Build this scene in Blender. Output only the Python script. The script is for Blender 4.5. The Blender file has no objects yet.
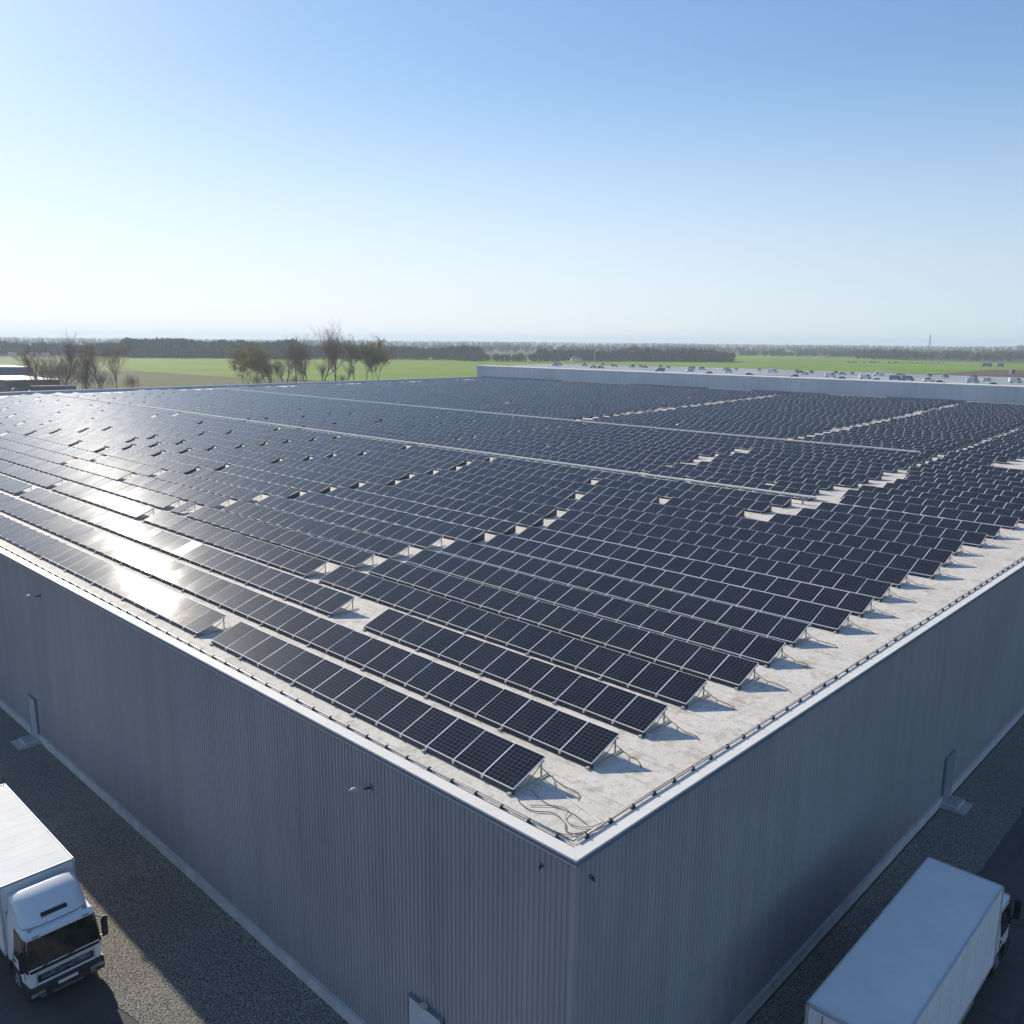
import bpy, bmesh, math, random
import numpy as np
from mathutils import Vector, Matrix

random.seed(7)
rng = np.random.default_rng(11)
S = bpy.context.scene
COL = S.collection
R = math.radians
CAM_P = (-14.4104, -11.5237, 12.0)     # camera point; the roof's near corner is the origin, roof at z = 0
F_PX, PITCH, YAW, ROLL = 865.142, 0.196409, 0.760586, 0.009639
GZ = -10.2                              # ground level

# ------------------------------------------------------------------ camera, sky, sun, exposure
def cam_axes():
    f = Vector((math.cos(YAW) * math.cos(PITCH), math.sin(YAW) * math.cos(PITCH), -math.sin(PITCH)))
    r = Vector((math.sin(YAW), -math.cos(YAW), 0))
    u = r.cross(f)
    c, s = math.cos(ROLL), math.sin(ROLL)
    return f, c * r + s * u, -s * r + c * u
CF, CR, CU = cam_axes()
cam = bpy.data.cameras.new('camera')
cam.sensor_width = 36.0
cam.lens = 36.0 * F_PX / 1024.0
cam.clip_start = 0.1
cam.clip_end = 60000
co = bpy.data.objects.new('camera', cam)
COL.objects.link(co)
m = Matrix((CR, CU, -CF)).transposed().to_4x4()
m.translation = Vector(CAM_P)
co.matrix_world = m
S.camera = co
def to_px(p):
    d = Vector(p) - Vector(CAM_P)
    z = d.dot(CF)
    if z < .1: return (-9999, -9999, z)
    return (512 + F_PX * d.dot(CR) / z, 512 - F_PX * d.dot(CU) / z, z)

SUN = Vector((0.33, 2.12, 1.0)).normalized()
EL = math.asin(SUN.z)
AZ = math.atan2(SUN.x, SUN.y)
W = bpy.data.worlds.new('World')
S.world = W
W.use_nodes = True
nt = W.node_tree
bg = nt.nodes['Background']
sky = nt.nodes.new('ShaderNodeTexSky')
sky.sky_type = 'NISHITA'
sky.sun_disc = False
sky.sun_elevation = EL
sky.sun_rotation = AZ
sky.altitude = 50
sky.air_density = 0.85
sky.dust_density = 0.2
sky.ozone_density = 2.0
# pale ground haze low in the sky: clearer blue away from the sun, whiter towards it
def wn(op, a, b=None, c=None, typ='ShaderNodeMath'):
    o = nt.nodes.new(typ); o.operation = op
    for i, v in enumerate((a, b, c)):
        if v is None: continue
        if hasattr(v, 'node'): nt.links.new(v, o.inputs[i])
        else: o.inputs[i].default_value = v
    return o
tc = nt.nodes.new('ShaderNodeTexCoord')
sep = nt.nodes.new('ShaderNodeSeparateXYZ'); nt.links.new(tc.outputs['Generated'], sep.inputs[0])
def wramp(src, p0, p1):
    o = nt.nodes.new('ShaderNodeMapRange'); o.interpolation_type = 'SMOOTHSTEP'; nt.links.new(src, o.inputs['Value'])
    o.inputs['From Min'].default_value = p0; o.inputs['From Max'].default_value = p1
    o.inputs['To Min'].default_value = 0; o.inputs['To Max'].default_value = 1
    return o.outputs[0]
low = wn('SUBTRACT', 1.0, wramp(sep.outputs[2], -.05, .29)).outputs[0]
fac = wn('MULTIPLY', low, .85).outputs[0]
dotn = wn('DOT_PRODUCT', tc.outputs['Generated'], tuple(SUN), typ='ShaderNodeVectorMath').outputs['Value']
near = wramp(dotn, .25, .98)
def wmix(f, a, b):
    o = nt.nodes.new('ShaderNodeMix'); o.data_type = 'RGBA'
    for i, v in ((0, f), (6, a), (7, b)):
        if hasattr(v, 'node'): nt.links.new(v, o.inputs[i])
        else: o.inputs[i].default_value = (v[0], v[1], v[2], 1)
    return o.outputs[2]
hazec = wmix(near, (4.9, 5.6, 6.35), (7.1, 7.25, 7.4))
tint = nt.nodes.new('ShaderNodeMix'); tint.data_type = 'RGBA'; tint.blend_type = 'MULTIPLY'; tint.inputs[0].default_value = 1
nt.links.new(sky.outputs[0], tint.inputs[6]); tint.inputs[7].default_value = (.80, .94, 1.14, 1)
def wv(op, a, b):
    o = nt.nodes.new('ShaderNodeVectorMath'); o.operation = op
    for i, v in ((0, a), (1, b)):
        if hasattr(v, 'node'): nt.links.new(v, o.inputs[i])
        else: o.inputs[i].default_value = v
    return o.outputs[0]
raw = tint.outputs[2]
soft = wv('DIVIDE', wv('MULTIPLY', raw, (1.42, 1.42, 1.42)), wv('ADD', wv('MULTIPLY', raw, (.075, .075, .075)), (1, 1, 1)))   # the aureole rolls off
nt.links.new(wmix(fac, soft, hazec), bg.inputs[0])
bg.inputs[1].default_value = 0.112
sl = bpy.data.lights.new('sun', 'SUN')
sl.energy = 4.9
sl.angle = R(0.55)
sl.color = (1.0, 0.91, 0.78)
so = bpy.data.objects.new('sun', sl)
COL.objects.link(so)
so.rotation_euler = SUN.to_track_quat('Z', 'Y').to_euler()
so.location = (0, 0, 80)
S.view_settings.view_transform = 'Standard'
S.view_settings.look = 'None'
S.view_settings.exposure = 0.25
S.view_settings.gamma = 1
S.cycles.volume_bounces = 1
S.cycles.max_bounces = 7
S.cycles.sample_clamp_indirect = 6

# ------------------------------------------------------------------ materials
def newmat(name):
    m = bpy.data.materials.new(name)
    m.use_nodes = True
    n = m.node_tree.nodes
    return m, n, m.node_tree.links, n['Principled BSDF']
def N(n, typ, **kw):
    o = n.new(typ)
    for k, v in kw.items(): setattr(o, k, v)
    return o
def rgba(c): return (c[0], c[1], c[2], 1)
def mix(n, l, fac, a, b, mode='MIX'):
    o = N(n, 'ShaderNodeMix', data_type='RGBA', blend_type=mode)
    for i, v in ((0, fac), (6, a), (7, b)):
        if hasattr(v, 'node'): l.new(v, o.inputs[i])
        elif i == 0: o.inputs[0].default_value = v
        else: o.inputs[i].default_value = rgba(v)
    return o.outputs[2]
def ramp(n, l, src, p0, p1, c0=(0, 0, 0), c1=(1, 1, 1)):
    o = n.new('ShaderNodeValToRGB')
    o.color_ramp.elements[0].position = p0; o.color_ramp.elements[0].color = rgba(c0)
    o.color_ramp.elements[1].position = p1; o.color_ramp.elements[1].color = rgba(c1)
    l.new(src, o.inputs[0])
    return o.outputs[0]
def noise(n, l, scale, detail=4, rough=.55, vec=None, space='Object'):
    o = N(n, 'ShaderNodeTexNoise')
    o.inputs['Scale'].default_value = scale
    o.inputs['Detail'].default_value = detail
    o.inputs['Roughness'].default_value = rough
    if vec is None:
        t = n.new('ShaderNodeTexCoord'); vec = t.outputs[space]
    l.new(vec, o.inputs['Vector'])
    return o.outputs['Fac']
def math_(n, l, op, a, b=None):
    o = N(n, 'ShaderNodeMath', operation=op)
    for i, v in ((0, a), (1, b)):
        if v is None: continue
        if hasattr(v, 'node'): l.new(v, o.inputs[i])
        else: o.inputs[i].default_value = v
    return o.outputs[0]
def scaled(n, l, sc, space='Object'):
    t = n.new('ShaderNodeTexCoord')
    mp = n.new('ShaderNodeMapping')
    mp.inputs['Scale'].default_value = sc
    l.new(t.outputs[space], mp.inputs[0])
    return mp.outputs[0]
def pmat(name, col, rough=.5, metal=0, var=.12, scale=3, bump=0, bscale=40, spec=.5, coat=0):
    m, n, l, b = newmat(name)
    f = noise(n, l, scale)
    dark = tuple(c * (1 - var) for c in col); lite = tuple(min(1, c * (1 + var)) for c in col)
    l.new(ramp(n, l, f, .3, .7, dark, lite), b.inputs['Base Color'])
    b.inputs['Roughness'].default_value = rough
    b.inputs['Metallic'].default_value = metal
    b.inputs['Specular IOR Level'].default_value = spec
    b.inputs['Coat Weight'].default_value = coat
    if bump:
        bp = n.new('ShaderNodeBump'); bp.inputs['Strength'].default_value = bump; bp.inputs['Distance'].default_value = .02
        l.new(noise(n, l, bscale), bp.inputs['Height']); l.new(bp.outputs[0], b.inputs['Normal'])
    return m

M = {}
M['alu'] = pmat('aluminium', (.80, .80, .80), .55, .0, .04, spec=.15)
M['galv'] = pmat('galvanised_steel', (.36, .37, .38), .5, .3, .15, 8)
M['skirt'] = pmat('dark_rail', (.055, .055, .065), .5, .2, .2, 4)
M['black'] = pmat('black_plastic', (.02, .02, .022), .45, 0, .2, 6)
M['rubber'] = pmat('rubber', (.022, .022, .022), .8, 0, .25, 8, .3, 30)
M['cap'] = pmat('white_cap_metal', (.80, .765, .70), .55, 0, .05, .7)
def cap_mat():
    m, n, l, b = newmat('white_cap_metal')
    t = n.new('ShaderNodeTexCoord'); sx = n.new('ShaderNodeSeparateXYZ'); l.new(t.outputs['Object'], sx.inputs[0])
    al = math_(n, l, 'FRACT', math_(n, l, 'DIVIDE', math_(n, l, 'ADD', sx.outputs[0], sx.outputs[1]), 3.1))
    j = math_(n, l, 'LESS_THAN', al, .006)
    c = ramp(n, l, noise(n, l, .7), .3, .7, (.76, .725, .66), (.83, .795, .73))
    dirt = ramp(n, l, noise(n, l, 2.4, 7, .7), .52, .8)
    c = mix(n, l, math_(n, l, 'MULTIPLY', dirt, .3), c, (.48, .43, .36))
    l.new(mix(n, l, math_(n, l, 'MULTIPLY', j, .6), c, (.25, .23, .20)), b.inputs['Base Color'])
    b.inputs['Roughness'].default_value = .55
    return m
M['cap'] = cap_mat()
M['fascia'] = pmat('blue_grey_fascia', (.19, .22, .29), .4, .2, .08, 1)
M['pipe'] = pmat('pale_conduit', (.62, .60, .57), .4, .2, .12, 2)
M['cable'] = pmat('brown_black_cable', (.12, .09, .065), .6, 0, .3, 6)
M['white'] = pmat('white_paint', (.78, .79, .80), .28, 0, .03, 1.5, coat=.4)
M['boxwhite'] = pmat('white_box_panel', (.78, .78, .76), .7, 0, .06, .9, spec=.2)
M['grey'] = pmat('grey_trim', (.30, .31, .33), .45, .1, .1, 4)
M['railgrey'] = pmat('pale_rail', (.5, .5, .5), .5, .1, .1, 4)
M['glassdark'] = pmat('dark_glass', (.022, .023, .02), .05, 0, .95, 2.6, spec=.6)
M['rim'] = pmat('steel_rim', (.5, .5, .52), .35, .7, .1, 8)
M['chrome'] = pmat('chrome', (.8, .8, .82), .15, 1, .02)
M['lens'] = pmat('lamp_lens', (.22, .24, .26), .1, 0, .4, 12, coat=.6)
M['redlens'] = pmat('red_lens', (.45, .02, .02), .2, 0, .1)
M['amber'] = pmat('clear_lens', (.30, .28, .26), .2, 0, .1)
M['plate'] = pmat('number_plate', (.75, .75, .72), .5, 0, .03)
M['lamphead'] = pmat('lamp_head', (.50, .48, .43), .4, 0, .05)
M['plinth'] = pmat('concrete_plinth', (.50, .50, .49), .85, 0, .15, 1.2, .4, 25)
M['step'] = pmat('concrete_step', (.40, .39, .37), .9, 0, .2, 2.5, .5, 25)
M['door'] = pmat('door_paint', (.42, .44, .49), .45, 0, .06, 2)
M['doorpale'] = pmat('pale_door_paint', (.55, .57, .62), .45, 0, .06, 2)
M['doordark'] = pmat('dull_door_paint', (.24, .26, .30), .5, 0, .06, 2)
M['doorframe'] = pmat('door_frame', (.19, .20, .22), .5, 0, .1)
M['shedroof'] = pmat('shed_roof', (.84, .79, .70), .6, 0, .08, .3)
M['shedwall'] = pmat('shed_wall', (.20, .19, .18), .8, 0, .3, .4)
M['shedwallblue'] = pmat('shed_wall_blue', (.12, .16, .24), .7, 0, .2, .4)
M['orange'] = pmat('orange_paint', (.55, .16, .03), .5, 0, .15)
M['bluevan'] = pmat('blue_van_paint', (.09, .16, .30), .35, 0, .1)
M['darkcar'] = pmat('dark_car_paint', (.03, .04, .055), .3, 0, .1, coat=.4)
M['silver'] = pmat('silver_car_paint', (.42, .44, .46), .3, .4, .08, coat=.4)
M['whitecar'] = pmat('white_car_paint', (.72, .72, .72), .3, 0, .05, coat=.4)
M['tealcar'] = pmat('teal_paint', (.08, .17, .19), .35, 0, .1)
M['navy'] = pmat('navy_car_paint', (.04, .07, .14), .3, 0, .1, coat=.4)
M['bark'] = pmat('bark', (.20, .165, .14), .9, 0, .3, 3)
M['asphalt'] = None

# warehouse wall sheet metal: slightly varied from sheet to sheet
def wall_mat(name, col):
    m, n, l, b = newmat(name)
    f = noise(n, l, .12, 3)
    v = scaled(n, l, (1.0, 1.0, .05))
    g = noise(n, l, 1.1, 3, vec=v)
    k = math_(n, l, 'ADD', math_(n, l, 'MULTIPLY', f, .5), math_(n, l, 'MULTIPLY', g, .5))
    l.new(ramp(n, l, k, .35, .65, tuple(c * .88 for c in col), tuple(c * 1.1 for c in col)), b.inputs['Base Color'])
    t = n.new('ShaderNodeTexCoord')
    sz = n.new('ShaderNodeSeparateXYZ'); l.new(t.outputs['Object'], sz.inputs[0])
    along = math_(n, l, 'ADD', sz.outputs[0], sz.outputs[1])
    lap = math_(n, l, 'LESS_THAN', math_(n, l, 'FRACT', math_(n, l, 'DIVIDE', along, 6.0)), .004)
    hz_ = math_(n, l, 'ADD', sz.outputs[2], math_(n, l, 'MULTIPLY', noise(n, l, .7, 5), 1.6))
    splash = ramp(n, l, math_(n, l, 'DIVIDE', math_(n, l, 'ADD', hz_, 10.2), 4.0), .1, .55, (.45,) * 3, (0, 0, 0))
    v2 = scaled(n, l, (3.0, 3.0, .06))
    drip = ramp(n, l, noise(n, l, 1.3, 4, .6, vec=v2), .58, .8)
    c = ramp(n, l, k, .35, .65, tuple(c * .88 for c in col), tuple(c * 1.1 for c in col))
    c = mix(n, l, math_(n, l, 'MULTIPLY', drip, .28), c, tuple(x * .6 for x in col))
    c = mix(n, l, splash, c, (.20, .18, .15))
    c = mix(n, l, math_(n, l, 'MULTIPLY', lap, .45), c, tuple(x * .5 for x in col))
    l.new(c, b.inputs['Base Color'])
    b.inputs['Roughness'].default_value = .5
    b.inputs['Metallic'].default_value = .15
    return m
M['wall'] = wall_mat('ribbed_sheet_metal', (.415, .40, .41))
M['upper'] = wall_mat('smooth_sheet_metal', (.42, .50, .57))

# flat roof: weathered pale membrane with seams, stains and dirt
def roof_mat():
    m, n, l, b = newmat('roof_membrane')
    t = n.new('ShaderNodeTexCoord')
    sx = n.new('ShaderNodeSeparateXYZ'); l.new(t.outputs['Object'], sx.inputs[0])
    base = mix(n, l, ramp(n, l, noise(n, l, .35, 6), .3, .7), (.70, .645, .56), (.84, .795, .72))
    st = ramp(n, l, noise(n, l, .8, 8, .7), .52, .72)
    base = mix(n, l, math_(n, l, 'MULTIPLY', st, .8), base, (.36, .265, .17))
    v = scaled(n, l, (2.2, .12, 1))
    streak = ramp(n, l, noise(n, l, 1.6, 5, .6, vec=v), .55, .75)
    base = mix(n, l, math_(n, l, 'MULTIPLY', streak, .55), base, (.33, .28, .23))
    fine = ramp(n, l, noise(n, l, 14, 5, .7), .35, .75)
    base = mix(n, l, math_(n, l, 'MULTIPLY', fine, .5), base, (.36, .32, .27))
    mid = ramp(n, l, noise(n, l, 3.2, 7, .75), .48, .72)
    base = mix(n, l, math_(n, l, 'MULTIPLY', mid, .65), base, (.35, .29, .22))
    def seam(sock, period, width):
        fr = math_(n, l, 'FRACT', math_(n, l, 'DIVIDE', sock, period))
        return math_(n, l, 'LESS_THAN', fr, width / period)
    brk = ramp(n, l, noise(n, l, 1.3, 4), .35, .6)
    s = math_(n, l, 'MULTIPLY', seam(sx.outputs[0], 1.37, .03), brk)
    s2 = math_(n, l, 'MULTIPLY', seam(sx.outputs[1], 9.1, .03), brk)
    sm = math_(n, l, 'MAXIMUM', s, s2)
    base = mix(n, l, math_(n, l, 'MULTIPLY', sm, .6), base, (.20, .17, .14))
    l.new(base, b.inputs['Base Color'])
    b.inputs['Roughness'].default_value = .8
    bp = n.new('ShaderNodeBump'); bp.inputs['Strength'].default_value = .35; bp.inputs['Distance'].default_value = .02
    l.new(noise(n, l, 9, 6), bp.inputs['Height']); l.new(bp.outputs[0], b.inputs['Normal'])
    return m
M['roof'] = roof_mat()

# photovoltaic glass: dark cells with a fine pale grid, from each panel's own UV
def pv_mat(name, cell, line, rough):
    m, n, l, b = newmat(name)
    uv = n.new('ShaderNodeUVMap'); uv.uv_map = 'uv'
    sx = n.new('ShaderNodeSeparateXYZ'); l.new(uv.outputs[0], sx.inputs[0])
    def grid(sock, k, w):
        fr = math_(n, l, 'FRACT', math_(n, l, 'MULTIPLY', sock, k))
        d = math_(n, l, 'ABSOLUTE', math_(n, l, 'SUBTRACT', fr, .5))
        return math_(n, l, 'GREATER_THAN', d, .5 - w)
    g = math_(n, l, 'MAXIMUM', grid(sx.outputs[0], 10, .045), grid(sx.outputs[1], 7, .04))
    bus = grid(sx.outputs[1], 28, .05)
    geo = n.new('ShaderNodeNewGeometry')
    vv = ramp(n, l, noise(n, l, .45, 3, vec=geo.outputs['Position']), .3, .7, tuple(c * .65 for c in cell), tuple(c * 1.5 for c in cell))
    dust = ramp(n, l, noise(n, l, 1.7, 6, .7, vec=geo.outputs['Position']), .5, .85)
    c = mix(n, l, math_(n, l, 'MULTIPLY', bus, .12), vv, line)
    c = mix(n, l, math_(n, l, 'MULTIPLY', g, .5), c, line)
    c = mix(n, l, math_(n, l, 'MULTIPLY', dust, .05), c, (.35, .32, .28))
    l.new(c, b.inputs['Base Color'])
    rr = ramp(n, l, noise(n, l, 1.1, 4, vec=geo.outputs['Position']), .3, .75, (rough * .85,) * 3, (rough * 1.2,) * 3)
    l.new(rr, b.inputs['Roughness'])
    b.inputs['IOR'].default_value = 1.40
    b.inputs['Coat Weight'].default_value = .03
    b.inputs['Coat Roughness'].default_value = .33
    return m
M['pv'] = pv_mat('solar_glass', (.008, .0085, .0125), (.18, .18, .20), .05)
M['pvpale'] = pv_mat('pale_solar_glass', (.30, .31, .33), (.45, .45, .46), .5)  # paler, rougher glass for a single panel

def gravel_mat(name, c0, c1, scale, bump):
    m, n, l, b = newmat(name)
    t = n.new('ShaderNodeTexCoord')
    vo = N(n, 'ShaderNodeTexVoronoi'); vo.inputs['Scale'].default_value = scale
    l.new(t.outputs['Object'], vo.inputs['Vector'])
    sp = n.new('ShaderNodeSeparateColor'); l.new(vo.outputs['Color'], sp.inputs[0])
    c = ramp(n, l, sp.outputs[0], 0, 1, c0, c1)
    big = ramp(n, l, noise(n, l, .25, 5), .3, .7)
    c = mix(n, l, math_(n, l, 'MULTIPLY', big, .45), c, tuple(x * .55 for x in c0))
    c = mix(n, l, ramp(n, l, vo.outputs['Distance'],   .42, .8), c, tuple(x * .28 for x in c0))
    l.new(c, b.inputs['Base Color'])
    b.inputs['Roughness'].default_value = .9
    bp = n.new('ShaderNodeBump'); bp.inputs['Strength'].default_value = bump; bp.inputs['Distance'].default_value = .08
    bp.invert = True
    l.new(vo.outputs['Distance'], bp.inputs['Height']); l.new(bp.outputs[0], b.inputs['Normal'])
    return m
def asphalt_mat():
    m, n, l, b = newmat('asphalt')
    c = ramp(n, l, noise(n, l, .3, 6, .6), .3, .7, (.055, .053, .050), (.105, .096, .085))
    gr = ramp(n, l, noise(n, l, 30, 3, .7), .45, .7)
    c = mix(n, l, math_(n, l, 'MULTIPLY', gr, .4), c, (.13, .125, .12))
    v = scaled(n, l, (1.4, .03, 1)); v2 = scaled(n, l, (.03, 1.4, 1))
    tr = ramp(n, l, noise(n, l, 1.2, 3, vec=v), .58, .7); tr2 = ramp(n, l, noise(n, l, 1.2, 3, vec=v2), .58, .7)
    c = mix(n, l, math_(n, l, 'MULTIPLY', math_(n, l, 'MAXIMUM', tr, tr2), .5), c, (.025, .025, .026))
    l.new(c, b.inputs['Base Color']); b.inputs['Roughness'].default_value = .85
    bp = n.new('ShaderNodeBump'); bp.inputs['Strength'].default_value = .5; bp.inputs['Distance'].default_value = .02
    l.new(noise(n, l, 45), bp.inputs['Height']); l.new(bp.outputs[0], b.inputs['Normal'])
    return m
M['asphalt'] = asphalt_mat()
M['gravel'] = gravel_mat('crushed_stone', (.23, .215, .185), (.50, .46, .39), 17, .9)

def field_mat(name, c0, c1, s=.02, stripe=None, bump=.0):
    m, n, l, b = newmat(name)
    a = ramp(n, l, noise(n, l, s, 6, .6), .35, .65)
    c = mix(n, l, a, c0, c1)
    fine = ramp(n, l, noise(n, l, .35, 4, .7), .3, .75)
    c = mix(n, l, math_(n, l, 'MULTIPLY', fine, .35), c, tuple(x * .6 for x in c0))
    if stripe:
        v = scaled(n, l, stripe)
        st = ramp(n, l, noise(n, l, 1, 2, vec=v), .45, .6)
        c = mix(n, l, math_(n, l, 'MULTIPLY', st, .3), c, tuple(x * .75 for x in c1))
    l.new(c, b.inputs['Base Color'])
    b.inputs['Roughness'].default_value = .95
    b.inputs['Specular IOR Level'].default_value = .1
    return m
M['land'] = field_mat('rough_land', (.085, .085, .045), (.12, .10, .06), .004)
M['green'] = field_mat('green_crop', (.15, .25, .012), (.23, .33, .02), .012, (.004, .05, 1))
M['green2'] = field_mat('pale_green_crop', (.17, .26, .05), (.22, .28, .07), .01)
M['rough'] = field_mat('brown_rough_grass', (.10, .105, .03), (.145, .14, .04), .03)
M['plough'] = field_mat('ploughed_soil', (.12, .075, .05), (.16, .10, .065), .03, (.01, .3, 1))
M['lot'] = field_mat('pale_concrete', (.30, .32, .35), (.44, .46, .48), .02)
M['track'] = field_mat('dirt_track', (.24, .20, .15), (.30, .25, .19), .05)

def tint_mat(name, rough=.9):
    m, n, l, b = newmat(name)
    a = n.new('ShaderNodeVertexColor'); a.layer_name = 'tint'
    l.new(a.outputs[0], b.inputs['Base Color'])
    b.inputs['Roughness'].default_value = rough
    b.inputs['Specular IOR Level'].default_value = .1
    return m
M['tint'] = tint_mat('mixed_foliage')
def leafmat(name, c): return pmat(name, c, .9, 0, .35, .6, spec=.1)
M['twig'] = leafmat('brown_twigs', (.28, .19, .13))
M['twigred'] = leafmat('red_brown_twigs', (.31, .18, .115))
M['leafgreen'] = leafmat('young_green_leaves', (.16, .22, .04))
M['leafyellow'] = leafmat('yellow_buds', (.46, .34, .08))
M['leafgold'] = leafmat('golden_leaves', (.30, .18, .04))

# ------------------------------------------------------------------ mesh helpers
class MB:
    def __init__(s): s.v = []; s.f = []; s.m = []; s.uv = {}
    def quad(s, pts, mi=0):
        i = len(s.v); s.v += [tuple(p) for p in pts]; s.f.append(tuple(range(i, i + len(pts)))); s.m.append(mi)
    def box(s, a, b, mi=0, T=None):
        x0, y0, z0 = a; x1, y1, z1 = b
        P = [(x0, y0, z0), (x1, y0, z0), (x1, y1, z0), (x0, y1, z0), (x0, y0, z1), (x1, y0, z1), (x1, y1, z1), (x0, y1, z1)]
        if T is not None: P = [tuple(T @ Vector(p)) for p in P]
        i = len(s.v); s.v += P
        for f in ((0, 3, 2, 1), (4, 5, 6, 7), (0, 1, 5, 4), (1, 2, 6, 5), (2, 3, 7, 6), (3, 0, 4, 7)):
            s.f.append(tuple(i + k for k in f)); s.m.append(mi)
        return s
    def prism(s, prof, y0, y1, mi=0, sc1=1.0):       # profile of (x, z), extruded along y
        i = len(s.v); n = len(prof)
        s.v += [(x, y0, z) for x, z in prof] + [(x, y1, z) for x, z in prof]
        s.f.append(tuple(i + k for k in range(n))); s.m.append(mi)
        s.f.append(tuple(i + n + k for k in reversed(range(n)))); s.m.append(mi)
        for k in range(n):
            j = (k + 1) % n
            s.f.append((i + j, i + k, i + n + k, i + n + j)); s.m.append(mi)
        return s
    def bar(s, p, q, w, h=None, mi=0, up=(0, 0, 1)):
        p, q = Vector(p), Vector(q); h = h or w
        d = (q - p).normalized(); u = Vector(up)
        if abs(d.dot(u)) > .98: u = Vector((1, 0, 0))
        a = d.cross(u).normalized() * w / 2; c = a.cross(d).normalized() * h / 2
        P = [p - a - c, p + a - c, p + a + c, p - a + c, q - a - c, q + a - c, q + a + c, q - a + c]
        i = len(s.v); s.v += [tuple(x) for x in P]
        for f in ((0, 1, 2, 3), (7, 6, 5, 4), (0, 4, 5, 1), (1, 5, 6, 2), (2, 6, 7, 3), (3, 7, 4, 0)):
            s.f.append(tuple(i + k for k in f)); s.m.append(mi)
        return s
    def tube(s, pts, rad, n=6, mi=0, caps=True):
        pts = [Vector(p) for p in pts]
        if not isinstance(rad, (list, tuple)): rad = [rad] * len(pts)
        rings = []
        for k, p in enumerate(pts):
            d = (pts[min(k + 1, len(pts) - 1)] - pts[max(k - 1, 0)]).normalized()
            u = Vector((0, 0, 1)) if abs(d.z) < .95 else Vector((1, 0, 0))
            a = d.cross(u).normalized(); c = a.cross(d)
            i = len(s.v); rings.append(i)
            for j in range(n):
                t = 2 * math.pi * j / n
                s.v.append(tuple(p + (a * math.cos(t) + c * math.sin(t)) * rad[k]))
        for k in range(len(pts) - 1):
            for j in range(n):
                j2 = (j + 1) % n
                s.f.append((rings[k] + j, rings[k] + j2, rings[k + 1] + j2, rings[k + 1] + j)); s.m.append(mi)
        if caps:
            s.f.append(tuple(rings[0] + j for j in reversed(range(n)))); s.m.append(mi)
            s.f.append(tuple(rings[-1] + j for j in range(n))); s.m.append(mi)
        return s
    def cyl(s, p, q, r, n=16, mi=0): return s.tube([p, q], r, n, mi)
    def build(s, name, mats, parent=None, loc=None, bevel=0, smooth=False, seg=2):
        if not isinstance(mats, (list, tuple)): mats = [mats]
        me = bpy.data.meshes.new(name)
        me.from_pydata(s.v, [], s.f)
        for mt in mats: me.materials.append(M[mt] if isinstance(mt, str) else mt)
        me.polygons.foreach_set('material_index', s.m)
        bm = bmesh.new(); bm.from_mesh(me)
        bmesh.ops.recalc_face_normals(bm, faces=bm.faces)
        if bevel:
            bmesh.ops.bevel(bm, geom=bm.edges[:], offset=bevel, segments=seg, affect='EDGES', clamp_overlap=True)
        bm.to_mesh(me); bm.free()
        if smooth:
            me.polygons.foreach_set('use_smooth', [True] * len(me.polygons))
        return link(name, me, parent, loc)
def link(name, me, parent=None, loc=None):
    o = bpy.data.objects.new(name, me)
    COL.objects.link(o)
    if parent is not None: o.parent = parent
    if loc is not None: o.location = loc
    return o
def tag(o, label=None, cat=None, group=None, kind=None):
    if label: o['label'] = label
    if cat: o['category'] = cat
    if group: o['group'] = group
    if kind: o['kind'] = kind
    return o
def thing(name, label, cat, loc=(0, 0, 0), rz=0, group=None):
    o = bpy.data.objects.new(name, None)
    COL.objects.link(o)
    o.location = loc; o.rotation_euler = (0, 0, rz); o.empty_display_size = .3
    return tag(o, label, cat, group)
def dup(root, loc, rz, label, group=None, rot=None, scale=1.0):
    r = root.copy(); COL.objects.link(r)
    r.location = loc; r.rotation_euler = rot if rot else (0, 0, rz); r.scale = (scale,) * 3
    r['label'] = label
    if group: r['group'] = group
    for ch in list(root.children):
        c = ch.copy(); COL.objects.link(c); c.parent = r
        for g in list(ch.children):
            d = g.copy(); COL.objects.link(d); d.parent = c
    return r
def sheet(name, pts, z, mat, kind='structure'):
    b = MB(); b.quad([(x, y, z) for x, y in pts])
    o = b.build(name, mat)
    if o.data.polygons[0].normal.z < 0: o.data.flip_normals()
    return tag(o, kind=kind)
def raw_mesh(name, V, Fq, mats, mi=None, uv=None, tint=None):     # numpy quads
    me = bpy.data.meshes.new(name)
    nf = len(Fq)
    me.vertices.add(len(V)); me.vertices.foreach_set('co', np.asarray(V, np.float32).ravel())
    me.loops.add(nf * 4); me.loops.foreach_set('vertex_index', np.asarray(Fq, np.int32).ravel())
    me.polygons.add(nf); me.polygons.foreach_set('loop_start', np.arange(nf, dtype=np.int32) * 4)
    me.polygons.foreach_set('loop_total', np.full(nf, 4, np.int32))
    if mi is not None: me.polygons.foreach_set('material_index', np.asarray(mi, np.int32))
    for mt in mats: me.materials.append(M[mt])
    if uv is not None:
        u = me.uv_layers.new(name='uv'); u.data.foreach_set('uv', np.asarray(uv, np.float32).ravel())
    if tint is not None:
        a = me.color_attributes.new('tint', 'FLOAT_COLOR', 'POINT')
        a.data.foreach_set('color', np.asarray(tint, np.float32).ravel())
    me.update(calc_edges=True); me.validate()
    return me
def ordn(k):
    w = ['', 'first', 'second', 'third', 'fourth', 'fifth', 'sixth', 'seventh', 'eighth', 'ninth', 'tenth', 'eleventh', 'twelfth']
    if k < len(w): return w[k]
    return '%d%s' % (k, 'th' if 10 < k % 100 < 14 else {1: 'st', 2: 'nd', 3: 'rd'}.get(k % 10, 'th'))

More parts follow.
